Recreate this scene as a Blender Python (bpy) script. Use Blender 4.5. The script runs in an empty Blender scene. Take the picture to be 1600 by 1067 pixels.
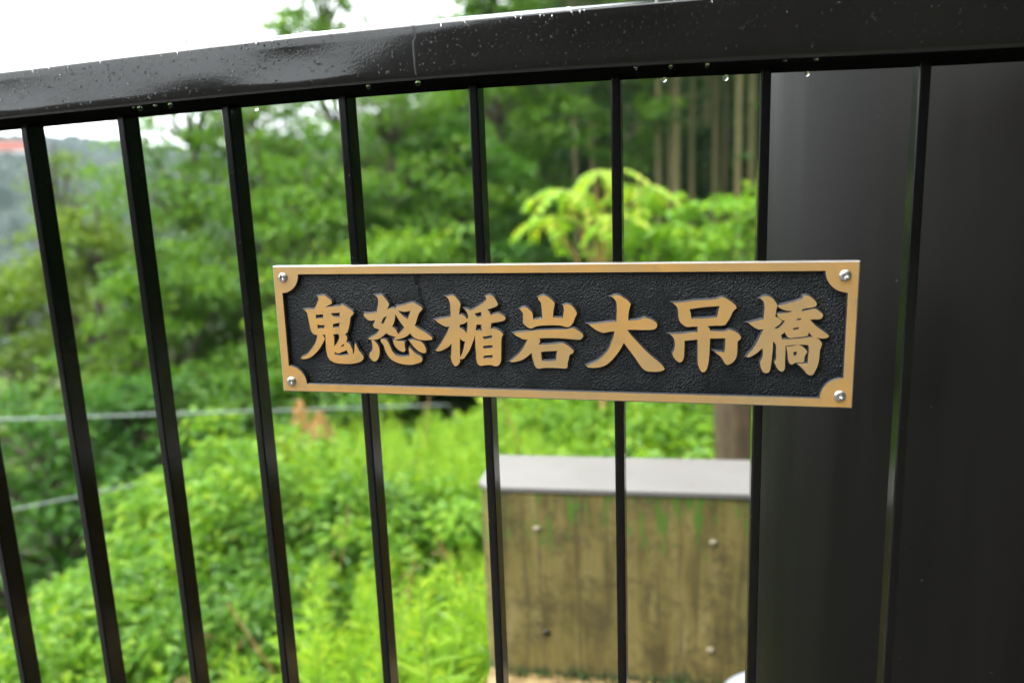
import bpy, bmesh, math, random
import numpy as np
from mathutils import Matrix, Vector, noise

# ------------------------------------------------------------------ camera
SC = bpy.context.scene
COL = SC.collection
cam_data = bpy.data.cameras.new('camera')
cam = bpy.data.objects.new('camera', cam_data)
COL.objects.link(cam)
CAM = Vector((0.66873, -0.67409, -0.08259))
cr = Vector((0.97289, 0.22829, -0.03769)).normalized()
cf = Vector((-0.23126, 0.95364, -0.19255)).normalized()
cr = (cr - cf * cr.dot(cf)).normalized()
cu = cr.cross(cf)
cam.matrix_world = Matrix(((cr.x, cu.x, -cf.x, CAM.x), (cr.y, cu.y, -cf.y, CAM.y),
                           (cr.z, cu.z, -cf.z, CAM.z), (0, 0, 0, 1)))
cam_data.sensor_width = 36.0
cam_data.lens = 27.12
cam_data.clip_start = 0.02
cam_data.clip_end = 2000.0
cam_data.dof.use_dof = True
cam_data.dof.focus_distance = 0.688
cam_data.dof.aperture_fstop = 3.3
SC.camera = cam

# ------------------------------------------------------------------ world, sun, exposure
world = bpy.data.worlds.new('World')
SC.world = world
world.use_nodes = True
wn = world.node_tree
wn.nodes.clear()
w_out = wn.nodes.new('ShaderNodeOutputWorld')
w_bg = wn.nodes.new('ShaderNodeBackground')
w_bg.inputs['Strength'].default_value = 0.10
sky = wn.nodes.new('ShaderNodeTexSky')
sky.sky_type = 'NISHITA'
sky.sun_disc = False
SUN_EL, SUN_AZ = math.radians(58), math.radians(235)
sky.sun_elevation = SUN_EL
sky.sun_rotation = SUN_AZ
sky.air_density = 1.0
sky.dust_density = 4.0
# overcast: cloud layer (CIE overcast luminance, brighter towards the zenith) over the blue sky
w_tc = wn.nodes.new('ShaderNodeTexCoord')
w_sep = wn.nodes.new('ShaderNodeSeparateXYZ')
w_mr = wn.nodes.new('ShaderNodeMapRange')
w_mr.inputs['From Min'].default_value = 0.0
w_mr.inputs['From Max'].default_value = 1.0
w_mr.inputs['To Min'].default_value = 16.0
w_mr.inputs['To Max'].default_value = 30.0
w_comb = wn.nodes.new('ShaderNodeVectorMath'); w_comb.operation = 'SCALE'
w_comb.inputs[0].default_value = (0.93, 0.98, 1.0)
w_mix = wn.nodes.new('ShaderNodeMix'); w_mix.data_type = 'RGBA'
w_mix.inputs['Factor'].default_value = 0.88
wn.links.new(w_tc.outputs['Generated'], w_sep.inputs[0])
wn.links.new(w_sep.outputs['Z'], w_mr.inputs['Value'])
wn.links.new(w_mr.outputs['Result'], w_comb.inputs['Scale'])
wn.links.new(sky.outputs['Color'], w_mix.inputs['A'])
wn.links.new(w_comb.outputs['Vector'], w_mix.inputs['B'])
wn.links.new(w_mix.outputs['Result'], w_bg.inputs['Color'])
wn.links.new(w_bg.outputs['Background'], w_out.inputs['Surface'])

sun_data = bpy.data.lights.new('sun', 'SUN')
sun_data.energy = 1.2
sun_data.angle = math.radians(25)
sun_data.color = (1.0, 0.97, 0.92)
sun = bpy.data.objects.new('sun', sun_data)
COL.objects.link(sun)
sd = Vector((math.sin(SUN_AZ) * math.cos(SUN_EL), math.cos(SUN_AZ) * math.cos(SUN_EL), math.sin(SUN_EL)))
sun.rotation_euler = sd.to_track_quat('Z', 'Y').to_euler()

SC.view_settings.view_transform = 'Standard'
SC.view_settings.look = 'None'
SC.view_settings.exposure = 1.4
SC.view_settings.gamma = 1.0
SC.view_settings.use_curve_mapping = False
SC.cycles.use_denoising = True
SC.cycles.max_bounces = 8
SC.cycles.transparent_max_bounces = 8
SC.cycles.sample_clamp_indirect = 6.0

rng = np.random.default_rng(11)
random.seed(5)
R = math.radians

# ------------------------------------------------------------------ helpers
def tag(o, label=None, cat=None, group=None, kind=None):
    if label: o['label'] = label
    if cat: o['category'] = cat
    if group: o['group'] = group
    if kind: o['kind'] = kind
    return o

def link(o, parent=None):
    COL.objects.link(o)
    if parent is not None: o.parent = parent
    return o

def empty(name, loc, label=None, cat=None, group=None):
    o = bpy.data.objects.new(name, None)
    o.empty_display_size = 0.1
    o.location = loc
    link(o)
    return tag(o, label, cat, group)

def mesh_np(name, V, F, mat=None, smooth=False, mats=None, mi=None):
    """V (n,3) array, F list of index lists or (m,k) array"""
    me = bpy.data.meshes.new(name)
    V = np.asarray(V, dtype=np.float32)
    if isinstance(F, np.ndarray):
        m, k = F.shape
        me.vertices.add(len(V)); me.vertices.foreach_set('co', V.ravel())
        me.loops.add(m * k); me.loops.foreach_set('vertex_index', F.astype(np.int32).ravel())
        me.polygons.add(m)
        me.polygons.foreach_set('loop_start', np.arange(0, m * k, k, dtype=np.int32))
        me.update(calc_edges=True)
    else:
        me.from_pydata([tuple(map(float, v)) for v in V], [], [tuple(map(int, f)) for f in F])
        me.update()
    for x in (mats or ([mat] if mat else [])): me.materials.append(x)
    if mi is not None: me.polygons.foreach_set('material_index', np.asarray(mi, dtype=np.int32))
    me.polygons.foreach_set('use_smooth', np.full(len(me.polygons), bool(smooth)))
    me.validate()
    return me

def obj(name, me, parent=None, loc=None):
    o = bpy.data.objects.new(name, me)
    if loc is not None: o.location = loc
    return link(o, parent)

def bm_obj(name, bm, mat, parent=None, smooth=False, loc=None):
    me = bpy.data.meshes.new(name)
    bm.to_mesh(me); bm.free()
    if mat: me.materials.append(mat)
    if smooth: me.polygons.foreach_set('use_smooth', np.full(len(me.polygons), True))
    return obj(name, me, parent, loc)

def box_bm(x0, x1, y0, y1, z0, z1, bev=0.0, seg=2):
    bm = bmesh.new()
    v = [bm.verts.new((x, y, z)) for z in (z0, z1) for y in (y0, y1) for x in (x0, x1)]
    for f in ((0, 2, 3, 1), (4, 5, 7, 6), (0, 1, 5, 4), (2, 6, 7, 3), (0, 4, 6, 2), (1, 3, 7, 5)):
        bm.faces.new([v[i] for i in f])
    bm.normal_update()
    if bev: bmesh.ops.bevel(bm, geom=bm.edges[:], offset=bev, segments=seg, profile=0.5, affect='EDGES')
    return bm

def tube(pts, radii, n=8, cap=True):
    """verts, quads of a tube along pts"""
    pts = [Vector(p) for p in pts]
    V, F = [], []
    up = Vector((0, 0, 1))
    for i, p in enumerate(pts):
        d = (pts[min(i + 1, len(pts) - 1)] - pts[max(i - 1, 0)]).normalized()
        a = d.cross(up if abs(d.z) < 0.9 else Vector((1, 0, 0))).normalized()
        b = a.cross(d)
        r = radii[i] if hasattr(radii, '__len__') else radii
        for k in range(n):
            t = 2 * math.pi * k / n
            V.append(p + a * (r * math.cos(t)) + b * (r * math.sin(t)))
    for i in range(len(pts) - 1):
        for k in range(n):
            F.append((i * n + k, i * n + (k + 1) % n, (i + 1) * n + (k + 1) % n, (i + 1) * n + k))
    return V, F

def join(parts):
    V, F = [], []
    for v, f in parts:
        o = len(V); V += list(v); F += [tuple(i + o for i in q) for q in f]
    return V, F

# polar placing round the point where the photographer stands: azimuth from the fence normal, + to the right
def at(az, d, z=0.0):
    return Vector((CAM.x + d * math.sin(R(az)), CAM.y + d * math.cos(R(az)), z))

def at_el(az, d, el):
    return at(az, d, CAM.z + d * math.tan(R(el)))

# ------------------------------------------------------------------ materials
def mat(name):
    m = bpy.data.materials.new(name); m.use_nodes = True
    nt = m.node_tree; b = nt.nodes['Principled BSDF']
    return m, nt, b

def N(nt, t, **kw):
    n = nt.nodes.new(t)
    for k, v in kw.items():
        if k.startswith('i_'):
            key = k[2:]
            n.inputs[int(key) if key.isdigit() else key].default_value = v
        else: setattr(n, k, v)
    return n

def ramp(nt, fac, stops):
    r = N(nt, 'ShaderNodeValToRGB')
    el = r.color_ramp.elements
    while len(el) < len(stops): el.new(0.5)
    for e, (p, c) in zip(el, stops):
        e.position = p; e.color = c if len(c) == 4 else (*c, 1)
    nt.links.new(fac, r.inputs['Fac'])
    return r

def mixc(nt, fac, a, b, mode='MIX'):
    m = N(nt, 'ShaderNodeMix', data_type='RGBA', blend_type=mode)
    for s, v in (('Factor', fac), ('A', a), ('B', b)):
        if isinstance(v, (int, float)): m.inputs[s].default_value = v
        elif isinstance(v, (tuple, list)): m.inputs[s].default_value = v if len(v) == 4 else (*v, 1)
        else: nt.links.new(v, m.inputs[s])
    return m.outputs['Result']

def coords(nt, scale=(1, 1, 1)):
    tc = N(nt, 'ShaderNodeTexCoord')
    mp = N(nt, 'ShaderNodeMapping'); mp.inputs['Scale'].default_value = scale
    nt.links.new(tc.outputs['Object'], mp.inputs['Vector'])
    return mp.outputs['Vector']

def noisetex(nt, vec, scale, detail=4, rough=0.55):
    n = N(nt, 'ShaderNodeTexNoise', i_Scale=scale, i_Detail=detail, i_Roughness=rough)
    nt.links.new(vec, n.inputs['Vector'])
    return n.outputs['Fac']

def bump(nt, h, strength, dist, b):
    n = N(nt, 'ShaderNodeBump', i_Strength=strength, i_Distance=dist)
    nt.links.new(h, n.inputs['Height'])
    nt.links.new(n.outputs['Normal'], b.inputs['Normal'])
    return n

def paint(name, col, rough, dust=0.0, peel=0.0):
    m, nt, b = mat(name)
    v = coords(nt)
    n1 = noisetex(nt, v, 9, 4)
    c = mixc(nt, ramp(nt, n1, [(0.35, (0, 0, 0)), (0.7, (1, 1, 1))]).outputs['Color'], col, tuple(x * 1.45 for x in col))
    if dust:
        n2 = noisetex(nt, v, 230, 2)
        n3 = noisetex(nt, v, 17, 3)
        s = ramp(nt, n2, [(0.73, (0, 0, 0)), (0.78, (1, 1, 1))]).outputs['Color']
        s3 = ramp(nt, n3, [(0.5, (0, 0, 0)), (0.62, (1, 1, 1))]).outputs['Color']
        f = mixc(nt, 1.0, s, s3, 'MULTIPLY')
        c = mixc(nt, mixc(nt, 1.0, f, (dust, dust, dust), 'MULTIPLY'), c, (0.3, 0.3, 0.26))
    nt.links.new(c, b.inputs['Base Color'])
    r = N(nt, 'ShaderNodeMapRange', i_1=0.3, i_2=0.7, i_3=rough * 0.8, i_4=rough * 1.25)
    nt.links.new(n1, r.inputs[0]); nt.links.new(r.outputs[0], b.inputs['Roughness'])
    if peel:
        a = noisetex(nt, v, 420, 2); bb = noisetex(nt, v, 14, 2)
        add = N(nt, 'ShaderNodeMath', operation='MULTIPLY_ADD', i_1=6.0)
        nt.links.new(bb, add.inputs[0]); nt.links.new(a, add.inputs[2])
        bump(nt, add.outputs[0], 1.0, peel, b)
    return m

M = {}
M['rail'] = paint('wet_black_paint', (0.0042, 0.0036, 0.0033), 0.10, 0.10, 0.00003)
M['under'] = paint('unlit_black_underside', (0.004, 0.004, 0.004), 0.6, 0, 0)
M['under'].node_tree.nodes['Principled BSDF'].inputs['Specular IOR Level'].default_value = 0.0  # gloss switched off so the underside stays black like an unlit hollow
M['bar'] = paint('black_bar_paint', (0.0016, 0.0016, 0.0016), 0.17, 0.25, 0.00002)
M['bar'].node_tree.nodes['Principled BSDF'].inputs['Specular IOR Level'].default_value = 0.3
m, nt, b = mat('matt_dark_post_paint'); M['post'] = m
v = coords(nt)
pn = noisetex(nt, coords(nt, (11, 11, .35)), 3.0, 4); pf = noisetex(nt, v, 5, 3)
c = mixc(nt, ramp(nt, pn, [(0.35, (0, 0, 0)), (0.7, (1, 1, 1))]).outputs['Color'], (0.0042, 0.0037, 0.0032), (0.0066, 0.0059, 0.0051))
sp1 = noisetex(nt, v, 150, 2); spm = noisetex(nt, v, 9, 3)
s_ = mixc(nt, 1.0, ramp(nt, sp1, [(0.735, (0, 0, 0)), (0.77, (1, 1, 1))]).outputs['Color'], ramp(nt, spm, [(0.48, (0, 0, 0)), (0.6, (1, 1, 1))]).outputs['Color'], 'MULTIPLY')
c = mixc(nt, mixc(nt, 1.0, s_, (.5, .5, .5), 'MULTIPLY'), c, (0.10, 0.10, 0.085))
scr = noisetex(nt, coords(nt, (60, 60, 9)), 3.2, 2)
s2 = mixc(nt, 1.0, ramp(nt, scr, [(0.74, (0, 0, 0)), (0.77, (1, 1, 1))]).outputs['Color'], ramp(nt, pf, [(0.56, (0, 0, 0)), (0.64, (.5, .5, .5))]).outputs['Color'], 'MULTIPLY')
c = mixc(nt, s2, c, (0.05, 0.05, 0.045))
nt.links.new(c, b.inputs['Base Color'])
mr = N(nt, 'ShaderNodeMapRange', i_1=0.3, i_2=0.7, i_3=0.42, i_4=0.58); nt.links.new(pn, mr.inputs[0]); nt.links.new(mr.outputs[0], b.inputs['Roughness'])
b.inputs['Specular IOR Level'].default_value = 0.10
bump(nt, noisetex(nt, v, 260, 2), 0.25, 0.00025, b)

# bronze
m, nt, b = mat('brushed_bronze'); M['bronze'] = m
v = coords(nt)
n1 = noisetex(nt, v, 26, 5); n2 = noisetex(nt, coords(nt, (6, 60, 60)), 9, 3)
n4 = noisetex(nt, v, 48, 4, .7); n5 = noisetex(nt, coords(nt, (1, 1, 1)), 7.5, 3)
c = mixc(nt, ramp(nt, n1, [(0.3, (0, 0, 0)), (0.72, (1, 1, 1))]).outputs['Color'], (0.51, 0.277, 0.078), (0.40, 0.235, 0.078))
c = mixc(nt, ramp(nt, n4, [(0.58, (0, 0, 0)), (0.74, (0.55, 0.55, 0.55))]).outputs['Color'], c, (0.22, 0.175, 0.095))
c = mixc(nt, ramp(nt, n5, [(0.40, (0.0, 0.0, 0.0)), (0.66, (0.7, 0.7, 0.7))]).outputs['Color'], c, (0.34, 0.245, 0.125))
nt.links.new(c, b.inputs['Base Color'])
b.inputs['Metallic'].default_value = 0.45
mr = N(nt, 'ShaderNodeMapRange', i_1=0.2, i_2=0.8, i_3=0.38, i_4=0.55)
nt.links.new(n2, mr.inputs[0]); nt.links.new(mr.outputs[0], b.inputs['Roughness'])
bump(nt, n2, 0.12, 0.0002, b)

# plaque ground: dark leather-grain cast paint with streaky wear
m, nt, b = mat('dark_grained_enamel'); M['panel'] = m
v = coords(nt)
g1 = noisetex(nt, v, 950, 2, 0.6)
vo = N(nt, 'ShaderNodeTexVoronoi', i_Scale=640.0); nt.links.new(coords(nt, (1.0, 1, 1.9)), vo.inputs['Vector'])
st = noisetex(nt, coords(nt, (2.6, 1, 0.55)), 120, 2, 0.5)
big = noisetex(nt, v, 14, 3)
pits = ramp(nt, st, [(0.665, (0, 0, 0)), (0.70, (1, 1, 1))]).outputs['Color']
pm = ramp(nt, big, [(0.5, (0, 0, 0)), (0.6, (1, 1, 1))]).outputs['Color']
pit = mixc(nt, 1.0, pits, pm, 'MULTIPLY')
c = mixc(nt, big, (0.0014, 0.0023, 0.0029), (0.0038, 0.0056, 0.0066))
c = mixc(nt, pit, c, (0.004, 0.004, 0.005))
nt.links.new(c, b.inputs['Base Color'])
b.inputs['Roughness'].default_value = 0.36; b.inputs['Specular IOR Level'].default_value = 0.30
addn = N(nt, 'ShaderNodeMath', operation='ADD'); nt.links.new(g1, addn.inputs[0]); nt.links.new(vo.outputs['Distance'], addn.inputs[1])
sub = N(nt, 'ShaderNodeMath', operation='SUBTRACT'); nt.links.new(addn.outputs[0], sub.inputs[0]); nt.links.new(pit, sub.inputs[1])
bp = bump(nt, sub.outputs[0], 0.85, 0.0008, b)
ms_ = N(nt, 'ShaderNodeMapRange', i_1=0.35, i_2=0.65, i_3=0.45, i_4=1.0); nt.links.new(noisetex(nt, v, 22, 3), ms_.inputs[0]); nt.links.new(ms_.outputs[0], bp.inputs['Strength'])
M['edge'] = paint('dark_enamel_edge', (0.006, 0.0075, 0.010), 0.5, 0, 0.00005)
M['edge'].node_tree.nodes['Principled BSDF'].inputs['Specular IOR Level'].default_value = 0.35
M['rim'] = paint('weathered_bronze_rim', (0.26, 0.24, 0.215), 0.4, 0, 0.0002)
M['rim'].node_tree.nodes['Principled BSDF'].inputs['Metallic'].default_value = 0.4
M['tar'] = paint('dark_run_mark', (0.004, 0.004, 0.004), 0.15, 0, 0.0002)

m, nt, b = mat('stainless_steel'); M['steel'] = m
b.inputs['Base Color'].default_value = (0.42, 0.41, 0.39, 1); b.inputs['Metallic'].default_value = 1.0
b.inputs['Roughness'].default_value = 0.33

m, nt, b = mat('rain_water'); M['water'] = m
b.inputs['Base Color'].default_value = (1, 1, 1, 1); b.inputs['Roughness'].default_value = 0.0
b.inputs['IOR'].default_value = 1.33; b.inputs['Transmission Weight'].default_value = 1.0

# concrete block: olive brown run marks, moss
m, nt, b = mat('stained_concrete'); M['concrete'] = m
v = coords(nt); vs = coords(nt, (13, 13, 2.2)); vs2 = coords(nt, (60, 60, 3.4))
s1 = noisetex(nt, vs, 2.2, 5); s2 = noisetex(nt, vs2, 1.5, 3); n3 = noisetex(nt, v, 46, 6, 0.7)
c = ramp(nt, s1, [(0.28, (0.075, 0.055, 0.015)), (0.45, (0.165, 0.128, 0.034)), (0.60, (0.22, 0.172, 0.052)), (0.76, (0.28, 0.23, 0.10))]).outputs['Color']
c = mixc(nt, ramp(nt, s2, [(0.54, (0, 0, 0)), (0.68, (0.6, 0.6, 0.6))]).outputs['Color'], c, (0.055, 0.046, 0.022))
c = mixc(nt, ramp(nt, n3, [(0.55, (0, 0, 0)), (0.72, (0.8, 0.8, 0.8))]).outputs['Color'], c, (0.085, 0.07, 0.028))
ms = noisetex(nt, v, 11, 7, 0.72)
c = mixc(nt, ramp(nt, ms, [(0.38, (0.75, 0.75, 0.75)), (0.52, (0, 0, 0))]).outputs['Color'], c, (0.06, 0.047, 0.016))
tc = N(nt, 'ShaderNodeTexCoord'); sp = N(nt, 'ShaderNodeSeparateXYZ'); nt.links.new(tc.outputs['Object'], sp.inputs[0])
hm = N(nt, 'ShaderNodeMapRange', i_1=0.12, i_2=0.40, i_3=0.0, i_4=0.20); nt.links.new(sp.outputs['Z'], hm.inputs[0])
mo = noisetex(nt, coords(nt, (26, 26, 7)), 1.7, 8, 0.75)
ad = N(nt, 'ShaderNodeMath', operation='ADD'); nt.links.new(mo, ad.inputs[0]); nt.links.new(hm.outputs[0], ad.inputs[1])
c = mixc(nt, ramp(nt, ad.outputs[0], [(0.665, (0, 0, 0)), (0.745, (0.9, 0.9, 0.9))]).outputs['Color'], c, (0.06, 0.17, 0.008))
lo = N(nt, 'ShaderNodeMapRange', i_1=-0.02, i_2=0.03, i_3=0.34, i_4=0.0); nt.links.new(sp.outputs['Z'], lo.inputs[0])
ad2 = N(nt, 'ShaderNodeMath', operation='ADD'); nt.links.new(mo, ad2.inputs[0]); nt.links.new(lo.outputs[0], ad2.inputs[1])
c = mixc(nt, ramp(nt, ad2.outputs[0], [(0.66, (0, 0, 0)), (0.80, (0.9, 0.9, 0.9))]).outputs['Color'], c, (0.035, 0.055, 0.018))
nt.links.new(c, b.inputs['Base Color']); b.inputs['Roughness'].default_value = 0.75
bump(nt, n3, 0.3, 0.003, b)

m, nt, b = mat('pale_wet_concrete'); M['cap'] = m
v = coords(nt); n1 = noisetex(nt, v, 60, 5, 0.7); n2 = noisetex(nt, v, 7, 4)
c = mixc(nt, n2, (0.125, 0.114, 0.103), (0.18, 0.168, 0.157))
c = mixc(nt, ramp(nt, n1, [(0.6, (0, 0, 0)), (0.75, (0.7, 0.7, 0.7))]).outputs['Color'], c, (0.09, 0.08, 0.065))
nt.links.new(c, b.inputs['Base Color']); b.inputs['Roughness'].default_value = 0.45
bump(nt, n1, 0.2, 0.002, b)

m, nt, b = mat('tan_rough_stone'); M['stone'] = m
v = coords(nt); n1 = noisetex(nt, v, 30, 6, 0.7)
c = ramp(nt, n1, [(0.3, (0.11, 0.068, 0.022)), (0.5, (0.23, 0.155, 0.055)), (0.7, (0.34, 0.25, 0.11))]).outputs['Color']
nt.links.new(c, b.inputs['Base Color']); b.inputs['Roughness'].default_value = 0.6
bump(nt, n1, 0.5, 0.004, b)

def simple(name, c1, c2, scale, rough=0.8, bmp=0.0, sc=(1, 1, 1)):
    m, nt, b = mat(name); v = coords(nt, sc); n = noisetex(nt, v, scale, 6, 0.65)
    c = mixc(nt, ramp(nt, n, [(0.35, (0, 0, 0)), (0.68, (1, 1, 1))]).outputs['Color'], c1, c2)
    nt.links.new(c, b.inputs['Base Color']); b.inputs['Roughness'].default_value = rough
    if bmp: bump(nt, n, 0.6, bmp, b)
    return m

def leafmat(name, c1, c2, c3=None, rough=0.38, trans=0.42):
    """wet leaf: per-leaf colour between c1 and c2 (c3 for a few), gloss, light through the blade"""
    m, nt, b = mat(name)
    g = N(nt, 'ShaderNodeNewGeometry')
    stops = [(0.0, c1), (0.8 if c3 else 1.0, c2)] + ([(1.0, c3)] if c3 else [])
    c = ramp(nt, g.outputs['Random Per Island'], stops).outputs['Color']
    n = noisetex(nt, coords(nt), 0.55, 3)
    k = ramp(nt, n, [(0.3, (0.72, 0.80, 0.80)), (0.7, (1.2, 1.12, 1.0))]).outputs['Color']
    c = mixc(nt, 1.0, c, k, 'MULTIPLY')
    nt.links.new(c, b.inputs['Base Color']); b.inputs['Roughness'].default_value = rough
    b.inputs['Specular IOR Level'].default_value = 0.3
    tr = N(nt, 'ShaderNodeBsdfTranslucent')
    tcol = mixc(nt, 1.0, c, (1.25, 1.2, 0.45), 'MULTIPLY'); nt.links.new(tcol, tr.inputs['Color'])
    mx = N(nt, 'ShaderNodeMixShader', i_Fac=trans)
    nt.links.new(b.outputs[0], mx.inputs[1]); nt.links.new(tr.outputs[0], mx.inputs[2])
    nt.links.new(mx.outputs[0], nt.nodes['Material Output'].inputs['Surface'])
    return m

M['weed'] = leafmat('yellow_green_weed_leaf', (0.18, 0.35, 0.025), (0.33, 0.52, 0.035), (0.45, 0.53, 0.05))
M['weedstem'] = simple('weed_stem', (0.16, 0.24, 0.04), (0.22, 0.26, 0.06), 20)
M['shrubleaf'] = leafmat('broad_shrub_leaf', (0.09, 0.23, 0.02), (0.21, 0.39, 0.028), (0.33, 0.46, 0.035), 0.3)
M['treeleaf'] = leafmat('mid_green_leaf', (0.055, 0.15, 0.018), (0.12, 0.26, 0.024), (0.19, 0.32, 0.032))
M['olive'] = leafmat('olive_green_leaf', (0.08, 0.155, 0.012), (0.135, 0.23, 0.015), (0.18, 0.25, 0.02))
M['cool'] = leafmat('cool_green_leaf', (0.036, 0.12, 0.016), (0.075, 0.205, 0.022), (0.10, 0.23, 0.022))
M['cedarleaf'] = leafmat('cedar_needle', (0.022, 0.070, 0.010), (0.045, 0.125, 0.013), (0.06, 0.14, 0.014), 0.5, 0.25)
M['sapleaf'] = leafmat('fresh_yellow_leaf', (0.20, 0.40, 0.03), (0.33, 0.52, 0.04), (0.46, 0.50, 0.06))
M['freshleaf'] = leafmat('fresh_green_leaf', (0.14, 0.34, 0.03), (0.27, 0.48, 0.05), (0.36, 0.52, 0.06), 0.28)
M['dry'] = leafmat('dry_flower', (0.50, 0.27, 0.14), (0.66, 0.42, 0.26), None, 0.7, 0.3)
M['bark'] = simple('grey_brown_bark', (0.06, 0.045, 0.03), (0.14, 0.11, 0.075), 6, 0.8, 0.02, (4, 4, 0.6))
M['brownbark'] = simple('wet_brown_bark', (0.035, 0.022, 0.010), (0.11, 0.072, 0.034), 7, 0.7, 0.02, (5, 5, .8))
M['deadleaf'] = simple('brown_dead_leaf', (0.14, 0.085, 0.03), (0.24, 0.15, 0.06), 9)
m, nt, b = mat('cedar_bark'); M['cedarbark'] = m
oi = N(nt, 'ShaderNodeObjectInfo'); n = noisetex(nt, coords(nt, (6, 6, 0.4)), 5, 6, .65)
c = mixc(nt, ramp(nt, n, [(0.35, (0, 0, 0)), (0.68, (1, 1, 1))]).outputs['Color'], (0.16, 0.135, 0.055), (0.36, 0.315, 0.145))
c = mixc(nt, 1.0, c, ramp(nt, oi.outputs['Random'], [(0.0, (0.5, 0.48, 0.44)), (1.0, (1.1, 1.1, 1.05))]).outputs['Color'], 'MULTIPLY')
nt.links.new(c, b.inputs['Base Color']); b.inputs['Roughness'].default_value = 0.8
bump(nt, n, .6, .02, b)
M['sapbark'] = simple('orange_brown_stem', (0.28, 0.15, 0.05), (0.40, 0.24, 0.09), 12)
M['soil'] = simple('weedy_soil', (0.035, 0.045, 0.015), (0.07, 0.085, 0.025), 2.5, 0.9, 0.05)
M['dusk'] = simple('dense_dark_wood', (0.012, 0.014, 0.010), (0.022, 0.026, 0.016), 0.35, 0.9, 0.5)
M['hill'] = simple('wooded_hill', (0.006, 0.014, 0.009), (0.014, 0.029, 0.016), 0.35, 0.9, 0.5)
M['deck'] = simple('wet_deck_boards', (0.05, 0.042, 0.035), (0.085, 0.075, 0.065), 8, 0.3, 0.002)
M['wire'] = simple('galvanised_wire', (0.26, 0.28, 0.30), (0.36, 0.38, 0.40), 30, 0.4)
M['white'] = simple('white_plastic', (0.30, 0.33, 0.38), (0.36, 0.385, 0.43), 3, 0.35)
M['plug'] = simple('dull_mortar_plug', (0.20, 0.175, 0.11), (0.30, 0.26, 0.17), 60)
M['redroof'] = simple('faded_red_roof', (0.36, 0.10, 0.07), (0.45, 0.15, 0.10), 1)
M['plaster'] = simple('pale_plaster', (0.62, 0.60, 0.57), (0.70, 0.68, 0.66), 1)
M['glass'] = simple('dark_window_pane', (0.05, 0.06, 0.07), (0.07, 0.08, 0.09), 1, 0.1)
M['mossy'] = simple('moss', (0.03, 0.06, 0.012), (0.06, 0.11, 0.02), 20, 0.9)
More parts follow.
